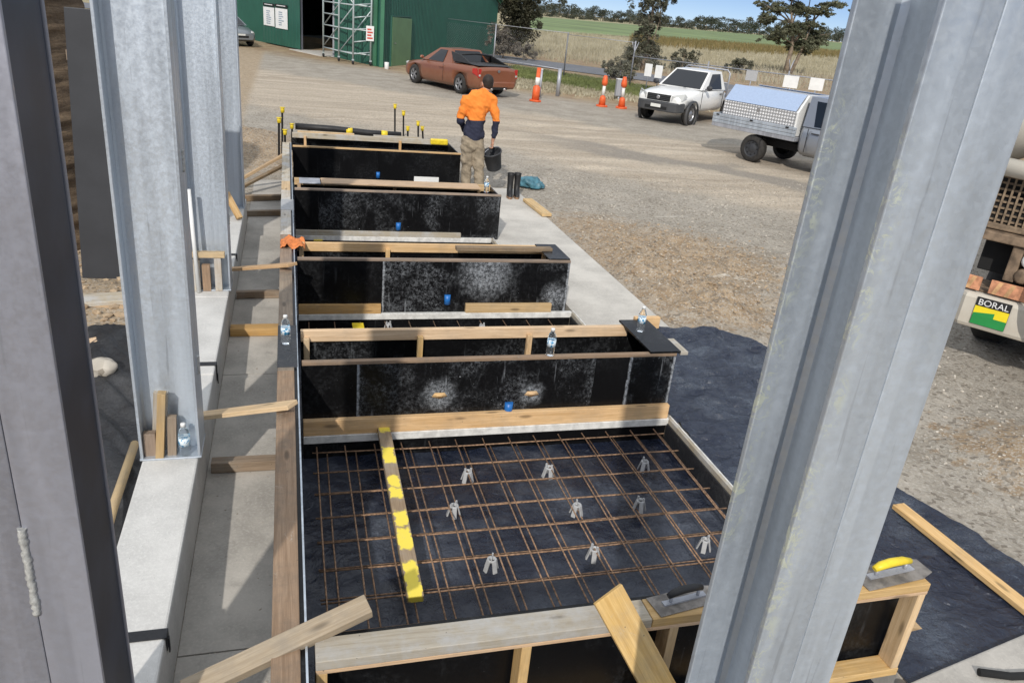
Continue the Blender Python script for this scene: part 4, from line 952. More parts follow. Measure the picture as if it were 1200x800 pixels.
# ---------------------------------------------------------------- green shed
def corrugate(m, p0, p1, z0, z1a, z1b=None, pitch=.20, amp=.022):
    """ribbed steel wall from p0 to p1; the top may slope from z1a to z1b"""
    z1b = z1a if z1b is None else z1b
    p0, p1 = Vector(p0), Vector(p1); d = p1 - p0; L = d.length; d.normalize(); nrm = Vector((d.y, -d.x, 0))
    pts = []; n = max(1, int(L / pitch))
    for i in range(n):
        for f, o in ((0, 0), (.55, 0), (.66, 1), (.84, 1), (.95, 0)):
            pts.append(((i + f) * L / n, o * amp))
    pts.append((L, 0))
    lo = m.verts([p0 + d * a + nrm * o + Vector((0, 0, z0)) for a, o in pts]); hi = m.verts([p0 + d * a + nrm * o + Vector((0, 0, z1a + (z1b - z1a) * a / L)) for a, o in pts])
    for i in range(len(pts) - 1): m.idx((lo + i, lo + i + 1, hi + i + 1, hi + i), False)
def steel_green(name, c): return plain(name, c, .45, 0, .10, 1.2)
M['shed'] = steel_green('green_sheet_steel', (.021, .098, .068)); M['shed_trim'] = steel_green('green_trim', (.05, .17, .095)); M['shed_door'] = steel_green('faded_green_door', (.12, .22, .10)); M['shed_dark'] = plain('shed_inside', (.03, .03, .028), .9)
K = Vector((4.017, 36.93, 0)); Fr = Vector((13.42, 53.9, 0)); A = Vector((2.16, 40.67, 0)); Bq = Vector((.73, 43.49, 0)); L0 = Vector((-4.4, 52.4, 0))
r = thing('shed', 'dark green ribbed steel shed with an open doorway and posters on its sliding door', 'shed')
side = Fr - K; sl = side.length; sd = side.normalized(); ridge = 6.4; eave_far = 3.22
m = MB(); corrugate(m, K, K + sd * (sl * .5), 0, 4.2, ridge); corrugate(m, K + sd * (sl * .5), Fr, 0, ridge, eave_far); m.build('side_wall', M['shed'], r, fix=False)
m = MB(); corrugate(m, A, K + (A - K).normalized() * .1, 0, 4.2); m.build('front_wall', M['shed'], r, fix=False)
m = MB(); corrugate(m, L0, Bq + (Bq - A).normalized() * 2.6, 0, 4.2, pitch=.076, amp=.016); m.build('front_wall', M['shed'], r, fix=False)
m = MB(); m.beam(Bq + Vector((0, 0, 3.9)), A + Vector((0, 0, 3.9)), .06, .7); m.build('lintel', M['shed'], r)
fd = (K - A).normalized(); fn = Vector((fd.y, -fd.x, 0))
for p in (A, Bq): 
    m = MB(); m.box(p.x - .05, p.y - .05, 0, p.x + .05, p.y + .05, 4.2); m.build('door_post', M['galv_dull'], r)
m = MB(); m.box(K.x - .06, K.y - .10, 0, K.x + .10, K.y + .06, 4.3); m.build('corner_trim', M['shed_trim'], r, .01)
m = MB(); p = K + (A - K).normalized() * .55; m.beam(p + Vector((-.05, -.05, 0)), p + Vector((-.05, -.05, 4.2)), .5, .06, tuple(fn)); m.build('corner_trim', M['shed_trim'], r, .006)
# sliding door leaf with two posters, pushed open
D0, D1 = Bq + (Bq - A).normalized() * 3.6 - fn * -.12, Bq + fn * .12
D0 = U(310, 50.5, 0) + Vector((-.05, -.1, 0)); D1 = U(352, 59.5, 0); dd = (D1 - D0).normalized(); dn = Vector((dd.y, -dd.x, 0))
m = MB(); corrugate(m, D0, D1, .06, 4.0, pitch=.3, amp=.015); dl = m.build('sliding_door', M['shed'], r, fix=False)
for fx, lo, hi, wdt in ((.16, .92, 1.82, .30), (.50, .88, 1.84, .32)):
    L = (D1 - D0).length; c = D0 + dd * (L * fx + .15)
    m = MB(); m.prism([c - dd * L * wdt / 2 + dn * .04 + Vector((0, 0, lo)), c + dd * L * wdt / 2 + dn * .04 + Vector((0, 0, lo)), c + dd * L * wdt / 2 + dn * .04 + Vector((0, 0, hi)), c - dd * L * wdt / 2 + dn * .04 + Vector((0, 0, hi))], dn * .012); po = m.build('poster', M['white'], dl)
    m = MB()
    for k in range(7):
        zz = hi - .18 - k * .1; m.beam(c - dd * L * wdt * .22 + dn * .056 + Vector((0, 0, zz)), c + dd * L * wdt * random.uniform(.02, .24) + dn * .056 + Vector((0, 0, zz)), .004, .05)
    m.build('poster_print', M['signgrey'], po)
    m = MB(); m.beam(c - dd * L * wdt * .5 + dn * .05 + Vector((0, 0, hi + .13)), c + dd * L * wdt * .5 + dn * .05 + Vector((0, 0, hi + .13)), .02, .13); m.build('header_plate', M['underbody'], dl)
    m = MB(); m.beam(c - dd * L * wdt * .36 + dn * .064 + Vector((0, 0, hi + .13)), c + dd * L * wdt * .36 + dn * .064 + Vector((0, 0, hi + .13)), .004, .035); m.build('header_print', M['white'], dl)
m = MB(); q = A + (Bq - A) * .5 - fn * .6; m.prism([A + fn * .7, Bq + fn * .7, Bq - fn * 4, A - fn * 4], (0, 0, .03)); m.build('threshold', M['concrete'], r)
# closing walls, roof
bk = sd * 20
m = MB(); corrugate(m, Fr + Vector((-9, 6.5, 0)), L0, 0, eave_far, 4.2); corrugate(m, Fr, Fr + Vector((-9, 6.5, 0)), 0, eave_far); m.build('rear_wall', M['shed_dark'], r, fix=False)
top = lambda p, z: Vector((p.x, p.y, z))
G = K + sd * (sl * .5); G2 = (L0 + Fr + Vector((-9, 6.5, 0))) / 2; ov = fn * .25; og = Vector((sd.y, -sd.x, 0)) * .2
m = MB(); m.prism([top(K, 4.22) + ov + og, top(G, ridge + .04) + og, top(G2, ridge + .04), top(L0, 4.22) + ov], (0, 0, .06)); m.prism([top(G, ridge + .04) + og, top(Fr, eave_far + .03) + og + sd * .4, top(Fr + Vector((-9, 6.5, 0)), eave_far + .03) + sd * .4, top(G2, ridge + .04)], (0, 0, .06)); m.build('roof', M['shed'], r)
m = MB(); m.beam(top(G, ridge - .02) + og * .4, top(Fr, eave_far - .02) + og * .4 + sd * .3, .06, .16); m.beam(top(K, 4.2) + og * .4, top(G, ridge - .02) + og * .4, .06, .16); m.build('barge_board', M['shed_trim'], r)
# personnel door on the side wall
sn = Vector((sd.y, -sd.x, 0)); p0 = K + sd * 1.05; p1 = K + sd * 3.45
m = MB(); m.prism([p0 + sn * .05, p1 + sn * .05, top(p1, 2.05) + sn * .05, top(p0, 2.10) + sn * .05], sn * .05); d_ = m.build('door', M['shed_door'], r, .01)
m = MB(); m.beam(p0 + sn * .04 + Vector((0, 0, 2.14)), p1 + sn * .04 + Vector((0, 0, 2.14)), .10, .06); m.beam(p0 + sn * .04 - sd * .04, p0 + sn * .04 - sd * .04 + Vector((0, 0, 2.16)), .08, .06); m.build('door_frame', M['shed'], r)
q = p0 + sd * .25 + sn * .12; m = MB(); m.beam(q + Vector((0, 0, 1.0)), q + sd * .15 + Vector((0, 0, 1.0)), .03, .03); m.build('handle', M['chrome'], d_)
m = MB(); m.lathe([(.0, 0), (.09, 0), (.10, .28), (.0, .28)], tuple(U(453, 81, 0)), 12); tag(m.build('bucket', M['white'], None, .004), 'small white tub standing at the corner of the green shed', 'bucket')

# ---------------------------------------------------------------- scaffold tower
r = thing('scaffold_tower', 'mobile aluminium scaffold tower on castors standing at the open shed doorway', 'scaffold', U(412, 74, 0))
o0 = Vector(r.location); c = [U(379, 60.0, 0), U(397, 70, 0), U(413.5, 77, 0), U(434, 78, 0)]
far2 = [Vector((2.05, 39.3, 0)), Vector((2.75, 39.75, 0)), Vector((2.80, 37.0, 0)), Vector((3.52, 37.15, 0))]
sp4 = [U(379, 67, 0), U(397, 72, 0), U(413.5, 76, 0), U(434, 77.5, 0)]
Pq = [p - o0 for p in sp4]; Z = Vector((0, 0, 1))
for p in Pq:
    m = MB(); m.tube([p + Z * .2, p + Z * 4.6], .042, 8); m.build('upright', M['scaffold'], r)
    m = MB(); m.lathe([(0, -.03), (.085, -.03), (.10, 0), (.085, .03), (0, .03)], tuple(p + Z * .10), 14, (1, .3, 0)); w_ = m.build('castor', M['black'], r)
    m = MB(); m.box(p.x - .05, p.y - .05, .17, p.x + .05, p.y + .05, .23); m.build('castor_bracket', M['scaffold'], w_)
for z in (.45, .95, 1.45, 1.95, 2.45, 2.95, 3.45):
    for a, b in ((0, 1), (2, 3), (0, 2), (1, 3)):
        if (a, b) in ((0, 1), (2, 3)) or z in (.45, 1.45, 2.45): 
            m = MB(); m.tube([Pq[a] + Z * z, Pq[b] + Z * (z + (.12 if a == 2 else 0))], .03, 6); m.build('rung', M['scaffold'], r)
for a, b, z0, z1 in ((0, 2, .5, 2.4), (1, 3, .4, 2.3), (2, 0, 2.5, 4.3), (0, 2, 1.4, 3.3)):
    m = MB(); m.tube([Pq[a] + Z * z0, Pq[b] + Z * z1], .026, 6); m.build('diagonal_brace', M['scaffold'], r)
m = MB(); p = Pq[3] + Z * 1.05; m.box(p.x - .22, p.y - .07, p.z, p.x + .12, p.y - .055, p.z + .62); sg = m.build('safety_tag', M['white'], r)
m = MB()
for k in range(4): m.box(p.x - .17, p.y - .076, p.z + .08 + k * .12, p.x + .07 - (k % 2) * .06, p.y - .071, p.z + .15 + k * .12)
m.build('tag_print', M['signred'], sg)

# ---------------------------------------------------------------- bollards, post, fence, signs
M['bollard'] = plain('orange_bollard', (.72, .12, .03), .5, 0, .12, 10); M['band'] = plain('white_band', (.75, .74, .70), .4, 0, .1, 10)
def bollard(px, py, lb, kind, h, tilt=0):
    p = U(px, py, 0); r = thing('bollard', lb, 'bollard', p, random.uniform(0, 1), 'orange and white bollards'); r.rotation_euler[1] = tilt
    m = MB(); m.prism([(.22 * math.cos(a), .22 * math.sin(a), .0) for a in [PI / 4 * k for k in range(8)]], (0, 0, .06)); m.build('base', M['bollard'], r, .01)
    if kind:
        m = MB(); m.lathe([(.13, .06), (.11, .30), (.09, .36), (.05, .38), (.05, .74), (.10, .76), (.11, .86), (.09, .98), (.06, h), (0, h)], n=14); m.build('post', M['bollard'], r)
        m = MB(); m.lathe([(.058, .40), (.058, .72)], n=14); m.build('reflective_band', M['band'], r)
    else:
        m = MB(); m.lathe([(.14, .06), (.13, .50), (.075, .54), (.075, h), (0, h)], n=14); m.build('post', M['bollard'], r)
        m = MB(); m.lathe([(.082, .56), (.082, .82)], n=14); m.build('reflective_band', M['band'], r)
bollard(627, 119, 'orange and white bollard standing alone just behind the copper-red ute', 0, 1.15, .03)
bollard(705, 125, 'orange and white bollard standing upright, halfway between the steel post and the white ute', 1, 1.08)
bollard(728, 127, 'tilted orange and white bollard closest to the white ute', 1, 1.10, -.06)
p = U(653, 113, 0); r = thing('steel_post', 'short galvanised post beside the lone orange bollard, a rail running off towards the red ute', 'post', p)
m = MB(); m.tube([(0, 0, -.05), (0, 0, 1.03)], .075, 12); m.build('post', M['galv_dull'], r)
q = U(600, 80, .95) - p; q2 = UY(603, 73, p.y + 3.0) - p; m = MB(); m.tube([(0, 0, 1.0), (-2.1, 3.9, .98)], .02, 6); m.build('rail', M['galv_dull'], r)
p = U(632, 114, 0); r = thing('steel_post', 'slim grey post standing right behind the lone orange bollard', 'post', p); m = MB(); m.tube([(0, 0, -.05), (0, 0, .98)], .04, 10); m.build('post', M['galv_dull'], r); m = MB(); m.lathe([(0, .98), (.05, .98), (.05, 1.02), (0, 1.02)], n=10); m.build('cap', M['white'], r)
p = U(723, 117, 0); r = thing('post_box', 'small pale grey service box on a post between the two orange bollards', 'box', p)
m = MB(); m.box(-.12, -.08, .15, .22, .08, .78); m.build('cabinet', M['galv_dull'], r, .01); m = MB(); m.box(-.13, -.09, .781, .23, .09, .81); m.build('lid', M['white'], r, .006); m = MB(); m.tube([(.05, 0, -.05), (.05, 0, .15)], .04, 8); m.build('foot', M['galv_dull'], r)
Fa, Fb, Fc, Fe = U(606, 78, .9), U(660, 92, 0), U(737, 104, 0), U(985, 95.5, 1.45)
Fe = Vector((Fe.x, Fe.y, 0)); Fd = Fc + (Fe - Fc).normalized() * ((Fe - Fc).length + 12)
Fz = Fb + (Fb - Fc).normalized() * 9
def fence(lb, p, q, H, sp, brackets, rail_z, group='chain-link fence panels'):
    r = thing('chain_link_fence', lb, 'fence', p, 0); q = q - p; L = q.length; d = q.normalized(); n = max(1, round(L / sp))
    for i in range(n + 1):
        a = d * (L * i / n); m = MB(); m.tube([a, a + Z * H], .035, 8); m.build('post', M['galv_dull'], r)
        if brackets and i % 2 == 0:
            m = MB(); m.tube([a + Z * H, a + Z * (H + .45) + Vector((.25, .2, 0))], .022, 6); m.tube([a + Z * H, a + Z * (H + .45) - Vector((.25, .2, 0))], .022, 6); m.build('outrigger', M['galv_dull'], r)
    for z in rail_z:
        m = MB(); m.tube([Z * z, q + Z * z], .026 if brackets else .014, 6); m.build('rail', M['galv_dull'], r)
    m = MB(); s = .14; k = int((L + 2) / s)
    for i in range(-int(2 / s), int(L / s)):
        for sg in (1, -1):
            a0 = i * s; t0, t1 = (a0, a0 + 1.9) if sg > 0 else (a0 + 1.9, a0)
            c0, c1 = max(0, min(1, (0 - t0) / (t1 - t0) if t0 < 0 and t1 != t0 else 0)), 1
            A_ = [t0, .05]; B_ = [t1, 1.95]
            pts = [(A_[0] + (B_[0] - A_[0]) * f, A_[1] + (B_[1] - A_[1]) * f) for f in (0, .25, .5, .75, 1)]
            pts = [w_ for w_ in pts if 0 <= w_[0] <= L]
            if len(pts) > 1: m.tube([d * pts[0][0] + Z * min(H, pts[0][1]), d * pts[-1][0] + Z * min(H, pts[-1][1])], .0018, 3, False)
    m.build('wire_mesh', M['galv_dull'], r)
fence('chain-link fence running behind the orange bollards towards the shed', Fz, Fb, 2.15, 4.5, False, (2.12,))
fence('chain-link fence between the tall thin post and the white sign posts', Fb, Fc, 2.12, 4.0, False, (2.05, ))
fence('chain-link fence with angled brackets and a pipe rail behind the white and silver utes', Fc, Fd, 1.62, 3.6, True, (1.45, .1))
fdir = (Fd - Fc).normalized(); fnm = Vector((fdir.y, -fdir.x, 0)); fnm = fnm if fnm.y < 0 else -fnm
def sign(px, py, h, w, ht, lb, post=False, mat='white'):
    # sits on the fence line: meet the pixel's ray with the fence plane
    rr = _ray(px, py); n = Vector((fdir.y, -fdir.x, 0)); t = n.dot(Fc - CAM) / n.dot(rr); p = CAM + rr * t + fnm * (.06 if not post else .5)
    r = thing('fence_sign', lb, 'sign', (p.x, p.y, 0), 0, 'white signs on the fence'); m = MB(); b = fdir * w / 2
    m.prism([-b + Z * (p.z - ht / 2), b + Z * (p.z - ht / 2), b + Z * (p.z + ht / 2), -b + Z * (p.z + ht / 2)], fnm * .012); m.build('board', M[mat], r, .002)
    m = MB(); m.tube([-fnm * .03, -fnm * .03 + Z * (p.z + ht * .5)], .025, 6); m.build('post', M['galv_dull'], r)
sign(763.5, 82, 0, .34, .55, 'white sign board on a thin post, first of the pair before the white ute bonnet', True)
sign(775.5, 84, 0, .34, .55, 'white sign board on a thin post, second of the pair by the ute windscreen', True)
sign(881, 89, 0, .50, .42, 'faded grey sign low on the fence above the toolbox end nearest the white ute', mat='chair')
sign(927, 96, 0, .62, .50, 'clean white sign on the fence right above the toolbox of the silver ute')
sign(957, 99, 0, .58, .50, 'pale sign with a grey top on the fence closest to the big lone column')

# ---------------------------------------------------------------- star pickets with yellow caps, black pipe
def picket(base, top, Y, lb, double=False):
    b_, t_ = UY(*base, Y), UY(*top, Y); b_.z = 0
    r = thing('star_picket', lb, 'stake', b_, random.uniform(0, 3), 'yellow-capped steel stakes'); t = Vector((t_.x - b_.x, 0, t_.z))
    rz = -r.rotation_euler.z; t = Matrix.Rotation(rz, 3, 'Z') @ t
    m = MB()
    for k in range(3):
        a = k * 2 * PI / 3; v = Vector((math.cos(a), math.sin(a), 0)); m.beam(v * .011 - Z * .05, t + v * .011, .022, .004, tuple(v.cross(Z)))
    m.build('picket', M['underbody'], r)
    m = MB(); m.lathe([(.0, .03), (.030, .03), (.036, .0), (.036, -.06), (.0, -.06)], tuple(t), 10); m.lathe([(0, .035), (.05, .035), (.05, .025), (0, .025)], tuple(t), 8); m.build('cap', M['yellow'], r)
picket((463, 165), (463, 124), 17.87, 'tallest yellow-capped stake at the far end of the forms')
picket((473, 170), (473, 132), 17.37, 'second tallest yellow-capped stake, next to the tallest one')
picket((478, 172), (478, 150), 17.2, 'short yellow-capped stake between the two taller pairs')
picket((490, 175), (490, 144), 16.94, 'dark yellow-capped stake farther along from the black pipe')
picket((496, 172), (495, 150), 17.28, 'yellow-capped stake with the widest cap, closest to the person')
picket((331, 186), (331, 128), 15.3, 'tall yellow-capped stake beside the end of the side form')
picket((327, 188), (327, 140), 15.0, 'middle yellow-capped stake beside the end of the side form')
picket((334, 190), (334, 154), 14.9, 'lower yellow-capped stake touching the end of the side form')
picket((342, 182), (342, 147), 15.6, 'yellow-capped stake by the end of the black pipe')
A_, B_ = UY(346, 148, 15.9), UY(470, 158.5, 15.9)
r = thing('black_pipe', 'black plastic pipe resting along the end of the far form, yellow tape round it', 'pipe', (A_ + B_) / 2); h_ = (B_ - A_) / 2
m = MB(); m.tube([-h_, h_ * -.3 + Z * .01, h_ * .4 - Z * .012, h_], .062, 12); m.build('pipe', M['black'], r)
for f, w_ in ((.0, .05), (.67, .05)):
    m = MB(); c_ = h_ * f - Z * .004; m.tube([c_ - h_.normalized() * .06, c_ + h_.normalized() * .06], .066, 12); m.build('tape', M['yellow'], r)
for f in (-.75, .05, .85):
    m = MB(); c_ = h_ * f; m.box(c_.x - .03, -.03, -A_.z, c_.x + .03, .03, c_.z - .06); m.build('support', M['old_wood'], r)
p = UY(514, 175, 14.3); m = MB(); m.box(-.16, -.05, 0, .16, .05, .10); o = m.build('level_case', M['yellow'], None, .02); o.location = (p.x, 14.3, max(.0, p.z - .05)); o.location.z = .57; tag(o, 'small yellow block lying on top of the far clean black form', 'block')

# ---------------------------------------------------------------- boots and bag
for px, lb in ((596.5, 'black rubber boot standing on the path, the one closer to the person'), (604.5, 'black rubber boot standing on the path, the one closer to the blue bag')):
    p = U(px, 231, 0); r = thing('rubber_boot', lb, 'boot', (p.x, p.y, .006), rad(-100), 'pair of black rubber boots')
    m = MB(); n = 14; rows = []
    for z, cx, a, b_ in ((.03, .06, .145, .050), (.07, .055, .14, .052), (.10, .02, .10, .052), (.15, .0, .068, .05), (.25, -.005, .062, .052), (.38, -.01, .068, .060), (.41, -.01, .07, .062), (.405, -.01, .062, .054), (.30, -.01, .05, .045)):
        rows.append(m.verts([(cx + a * math.cos(2 * PI * k / n), b_ * math.sin(2 * PI * k / n), z) for k in range(n)]))
    for i in range(len(rows) - 1):
        for k in range(n): m.idx((rows[i] + k, rows[i] + (k + 1) % n, rows[i + 1] + (k + 1) % n, rows[i + 1] + k))
    m.build('shaft', M['black'], r)
    m = MB(); m.prism([(.06 + .15 * math.cos(2 * PI * k / n), .053 * math.sin(2 * PI * k / n), 0) for k in range(n)], (0, 0, .035)); m.build('sole', M['brown_wood'] if False else M['rust'], r, .004)
M['bag'] = plain('teal_bag', (.06, .17, .22), .5, 0, .35, 12)
p = U(618, 222, .0); m = MB(); m.ico((0, 0, 0), 1, 4, (.26, .17, .13))
for v in m.v:
    k = 1 + .5 * noise.fractal(v * 6, 1.0, 2.0, 4); v *= k; v.z = max(v.z, -.06)
o = m.build('bag', M['bag'], fix=False); o.location = (p.x + .12, p.y + .1, .09); tag(o, 'crumpled blue bag dropped on the gravel beside the rubber boots', 'bag')
# ---------------------------------------------------------------- rear of the concrete truck
Pb = U(1108, 376, .45); ex = Vector((.56, -.83, 0)).normalized(); ey = Vector((.83, .56, 0)).normalized()
r = thing('concrete_truck', 'dusty white concrete truck with its rear bumper and grille showing beside the big lone column', 'truck', (Pb.x, Pb.y, 0), math.atan2(ex.y, ex.x))
M['truck_white'] = paint('dusty_truck_white', (.60, .56, .48), .5, .7, (.36, .30, .22), coat=.1); M['truck_brown'] = plain('dirty_truck_steel', (.19, .135, .09), .8, .1, .45, 9, .2); M['grille_tan'] = plain('dusty_grille', (.24, .175, .115), .8, .1, .3, 16)
M['sgreen'] = plain('green_print', (.02, .26, .06), .5, 0, .06); M['syellow'] = plain('yellow_print', (.85, .68, .02), .5, 0, .06); M['marker'] = plain('faded_red_marker', (.52, .24, .13), .7, 0, .35, 14); M['marker2'] = plain('faded_yellow_marker', (.56, .33, .16), .7, 0, .3, 14)
def tb(nm, mat, x0, y0, z0, x1, y1, z1, bev=.012, par=None): return slab(par or r, nm, mat, x0, y0, z0, x1, y1, z1, bev)
m = MB(); m.prism([(.0, .10, .45), (.0, .40, .45), (2.4, .40, .45), (2.4, .10, .45), (2.3, .0, .45), (.10, .0, .45)], (0, 0, .36)); m.build('bumper', M['truck_white'], r, .045)
sg = tb('sign_plate', 'black', .21, -.013, .51, .52, -.002, .79, .002)
tb('yellow_panel', 'syellow', .212, -.0165, .605, .518, -.0135, .70, 0, sg); tb('green_panel', 'sgreen', .212, -.0165, .512, .518, -.0135, .604, 0, sg)
m = MB(); m.prism([(.214, -.0175, .604), (.214, -.0175, .625), (.40, -.0175, .66), (.40, -.0175, .604)], (0, .0008, 0)); m.build('green_arrow', M['sgreen'], sg)
cu = bpy.data.curves.new('lettering', 'FONT'); cu.body = 'BORAL'; cu.size = .088; cu.extrude = .001; cu.align_x = 'CENTER'
to = bpy.data.objects.new('lettering', cu); COL.objects.link(to); dg = bpy.context.evaluated_depsgraph_get(); dg.update()
me = bpy.data.meshes.new_from_object(to.evaluated_get(dg)); bpy.data.objects.remove(to)
to = bpy.data.objects.new('lettering', me); COL.objects.link(to); to.parent = sg; me.materials.clear(); me.materials.append(M['white']); to.location = (.365, -.0155, .714); to.rotation_euler = (PI / 2, 0, 0)
for x0, x1 in ((.03, .19), (.27, .60), (.72, 1.05), (1.6, 2.2)):
    b_ = tb('marker_plate', 'marker', x0, .03, .835, x1, .05, .975, .004); m = MB()
    for k in range(int((x1 - x0) / .11)): m.prism([(x0 + .03 + k * .11, .0275, .84), (x0 + .07 + k * .11, .0275, .84), (x0 + .11 + k * .11 if x0 + .11 + k * .11 < x1 else x1, .0275, .97), (x0 + .07 + k * .11, .0275, .97)], (0, .002, 0))
    m.build('stripe', M['marker2'], b_)
tb('bumper_step', 'truck_brown', .02, .10, .812, 2.38, .6, .834); tb('cavity_shade_block', 'underbody', .06, .35, .98, 2.3, .55, 1.36)  # the black box stands in for shade in the hollow above the step
tb('frame_beam', 'truck_brown', -.02, .06, 1.34, 2.4, .30, 1.43); tb('frame_beam', 'truck_brown', .34, .10, .98, .44, .34, 1.34)
tb('valve_box', 'truck_white', .62, .12, 1.0, .95, .34, 1.22, .03); tb('frame_beam', 'truck_brown', 1.3, .10, .98, 1.42, .34, 1.34)
for x, z in ((.52, 1.22), (.50, 1.06), (1.15, 1.2)):
    m = MB(); m.lathe([(0, .0), (.055, .0), (.075, .02), (.078, .06), (.07, .10), (0, .10)], (x, .07, z), 16, (0, 1, 0)); m.build('rear_lamp', M['white'] if x > .51 else M['truck_brown'], r)
g = tb('grille_frame', 'grille_tan', -.04, .16, 1.44, 2.3, .22, 1.50); m = MB()
for k in range(38): x = -.02 + k * .062; m.box(x - .009, .165, 1.50, x + .009, .185, 2.02)
m.build('grille_bars', M['grille_tan'], g); m = MB()
for k in range(9): z = 1.53 + k * .06; m.box(-.03, .186, z - .009, 2.3, .20, z + .009)
m.build('grille_bars', M['grille_tan'], g); tb('grille_backing', 'underbody', -.02, .30, 1.44, 2.28, .33, 2.0)
m = MB(); m.tube([(-.05, .05, 2.06), (.9, .02, 2.02), (1.9, .05, 2.0)], .085, 14); m.build('pipe', M['truck_white'], r)
m = MB(); m.tube([(-.25, .5, 2.12), (.25, .25, 2.42), (.9, -.1, 2.7)], [.20, .19, .17], 16); m.build('chute', M['truck_white'], r)
m = MB(); m.lathe([(.35, -1.9), (.55, -1.7), (1.02, -.6), (1.08, .4), (.8, 1.6), (.3, 1.9)], (1.2, 2.7, 2.55), 32, (0, .94, -.16)); m.build('drum', M['truck_white'], r)
m = MB(); m.prism([(.6, .35, 2.1), (1.8, .35, 2.1), (2.0, .5, 3.4), (.4, .5, 3.4)], (0, .5, 0)); m.build('hopper', M['truck_brown'], r, .02)
tb('chassis', 'underbody', .5, .5, .75, 1.9, 7.5, 1.05); tb('deck', 'truck_brown', .1, .6, 1.06, 2.3, 5.2, 1.16)
for y in (1.35, 2.6, 6.2):
    for x, s in ((.28, -1), (2.12, 1)):
        w_ = MB(); w_.lathe([(.30, -.18), (.46, -.18), (.52, -.13), (.52, .13), (.46, .18), (.30, .18)], (0, 0, 0), 26, (1, 0, 0)); o = w_.build('wheel', M['tyre'], r); o.location = (x, y, .52)
        w_ = MB(); w_.lathe([(.30, s * .15), (.27, s * .10), (.14, s * .03), (.10, s * .13), (0, s * .14)], (0, 0, 0), 22, (1, 0, 0)); w_.build('rim', M['truck_white'], o)
        tb('mudguard', 'black', x - .24, y - .6, 1.062 - .012, x + .24, y + .6, 1.075 - .012, .004) if y < 6 else None
tb('cab', 'truck_white', .05, 5.3, .7, 2.35, 7.6, 2.9, .12); tb('rear_window', 'glass', .5, 5.285, 1.9, 1.9, 5.295, 2.6, .004)
m = MB(); pts = []
for k in range(25):
    a = .6 + k * .19; pts.append((.78 + .22 * math.cos(a) + .006 * k, -.06 - .03 * math.sin(k * .5), .98 + .52 * math.sin(a)))
m.tube(pts, .024, 8); m.build('hose', M['band'], r)

# ---------------------------------------------------------------- person
PY = 12.9
def q(px, py, dy=0): 
    p = UY(px, py, PY + dy); return p
def solid(name, blobs, mat, vox, parent=None, smooth=3, folds=0):
    m = MB()
    for b_ in blobs:
        if b_[0] == 'e':
            _, c, rr, rot = b_; base = len(m.v); m.ico((0, 0, 0), 1, 3)
            R = Matrix.Rotation(rot[2], 3, 'Z') @ Matrix.Rotation(rot[1], 3, 'Y') @ Matrix.Rotation(rot[0], 3, 'X')
            for i in range(base, len(m.v)): v = m.v[i]; m.v[i] = Vector(c) + R @ Vector((v.x * rr[0], v.y * rr[1], v.z * rr[2]))
        else:
            _, pts, R = b_; P_ = []; RR = []
            for i in range(len(pts) - 1):
                for k in range(6): f = k / 6; P_.append(Vector(pts[i]).lerp(Vector(pts[i + 1]), f)); RR.append(R[i] + (R[i + 1] - R[i]) * f)
            P_.append(Vector(pts[-1])); RR.append(R[-1]); m.tube(P_, RR, 14)
            for p, a in zip(pts, R): m.ico(tuple(p), a, 3)
    o = m.build(name, mat, parent)
    a = o.modifiers.new('join', 'REMESH'); a.mode = 'VOXEL'; a.voxel_size = vox; a.use_smooth_shade = True
    s = o.modifiers.new('smooth', 'SMOOTH'); s.iterations = smooth; s.factor = .5
    bake(o)
    if folds:
        for v, nn in [(v, v.normal.copy()) for v in o.data.vertices]:
            c = v.co; f = noise.fractal(Vector((c.x * 7, c.y * 7, c.z * 11 + c.x * 6)), 1.0, 2.0, 3); v.co = c + nn * (f * folds)
    for p in o.data.polygons: p.use_smooth = True
    return o
M['skin'] = plain('skin', (.50, .27, .18), .5, 0, .08, 20); M['hair'] = plain('dark_hair', (.022, .014, .010), .7, 0, .4, 60, .4)
M['khaki'] = plain('khaki_cotton', (.30, .245, .175), .9, 0, .22, 7, .3)
def shirt_mat():
    t = NT('hi_vis_shirt'); c = t.coord('World', rnd=False); z = t.n('SeparateXYZ', i_0=c).outputs[2]; raw = t.coord(rnd=False)
    f = t.noise(raw, 9, 5, .6); k = t.ramp(t.math('ADD', z, t.math('MULTIPLY', t.noise(raw, 3, 2), .04)), 1.262, 1.274)
    t.set(Base_Color=t.mix(k, t.mix(f, (.010, .012, .030), (.030, .034, .065)), t.mix(f, (.80, .20, .02), (.92, .30, .05))), Roughness=.85); t.bump(f, .4, .02); return t.m
M['shirt'] = shirt_mat()
pel, che, nek, hed = q(553.5, 163), q(560, 124, .03), q(567.5, 108, .06), q(571.5, 97.5, .10)
sL, sR = q(546, 117, .02), q(577.5, 117, .02); eL, wL = q(539.5, 141, .06), q(545, 155, .28); eR, wR = q(582, 142, -.02), q(577.5, 165, .04)
hL, hR = q(548, 168), q(560, 168); kL, kR = q(546.5, 196, .03), q(561, 197, -.02); aL, aR = q(545, 226, .02), q(562, 226, -.05)
aL.z = aR.z = .11
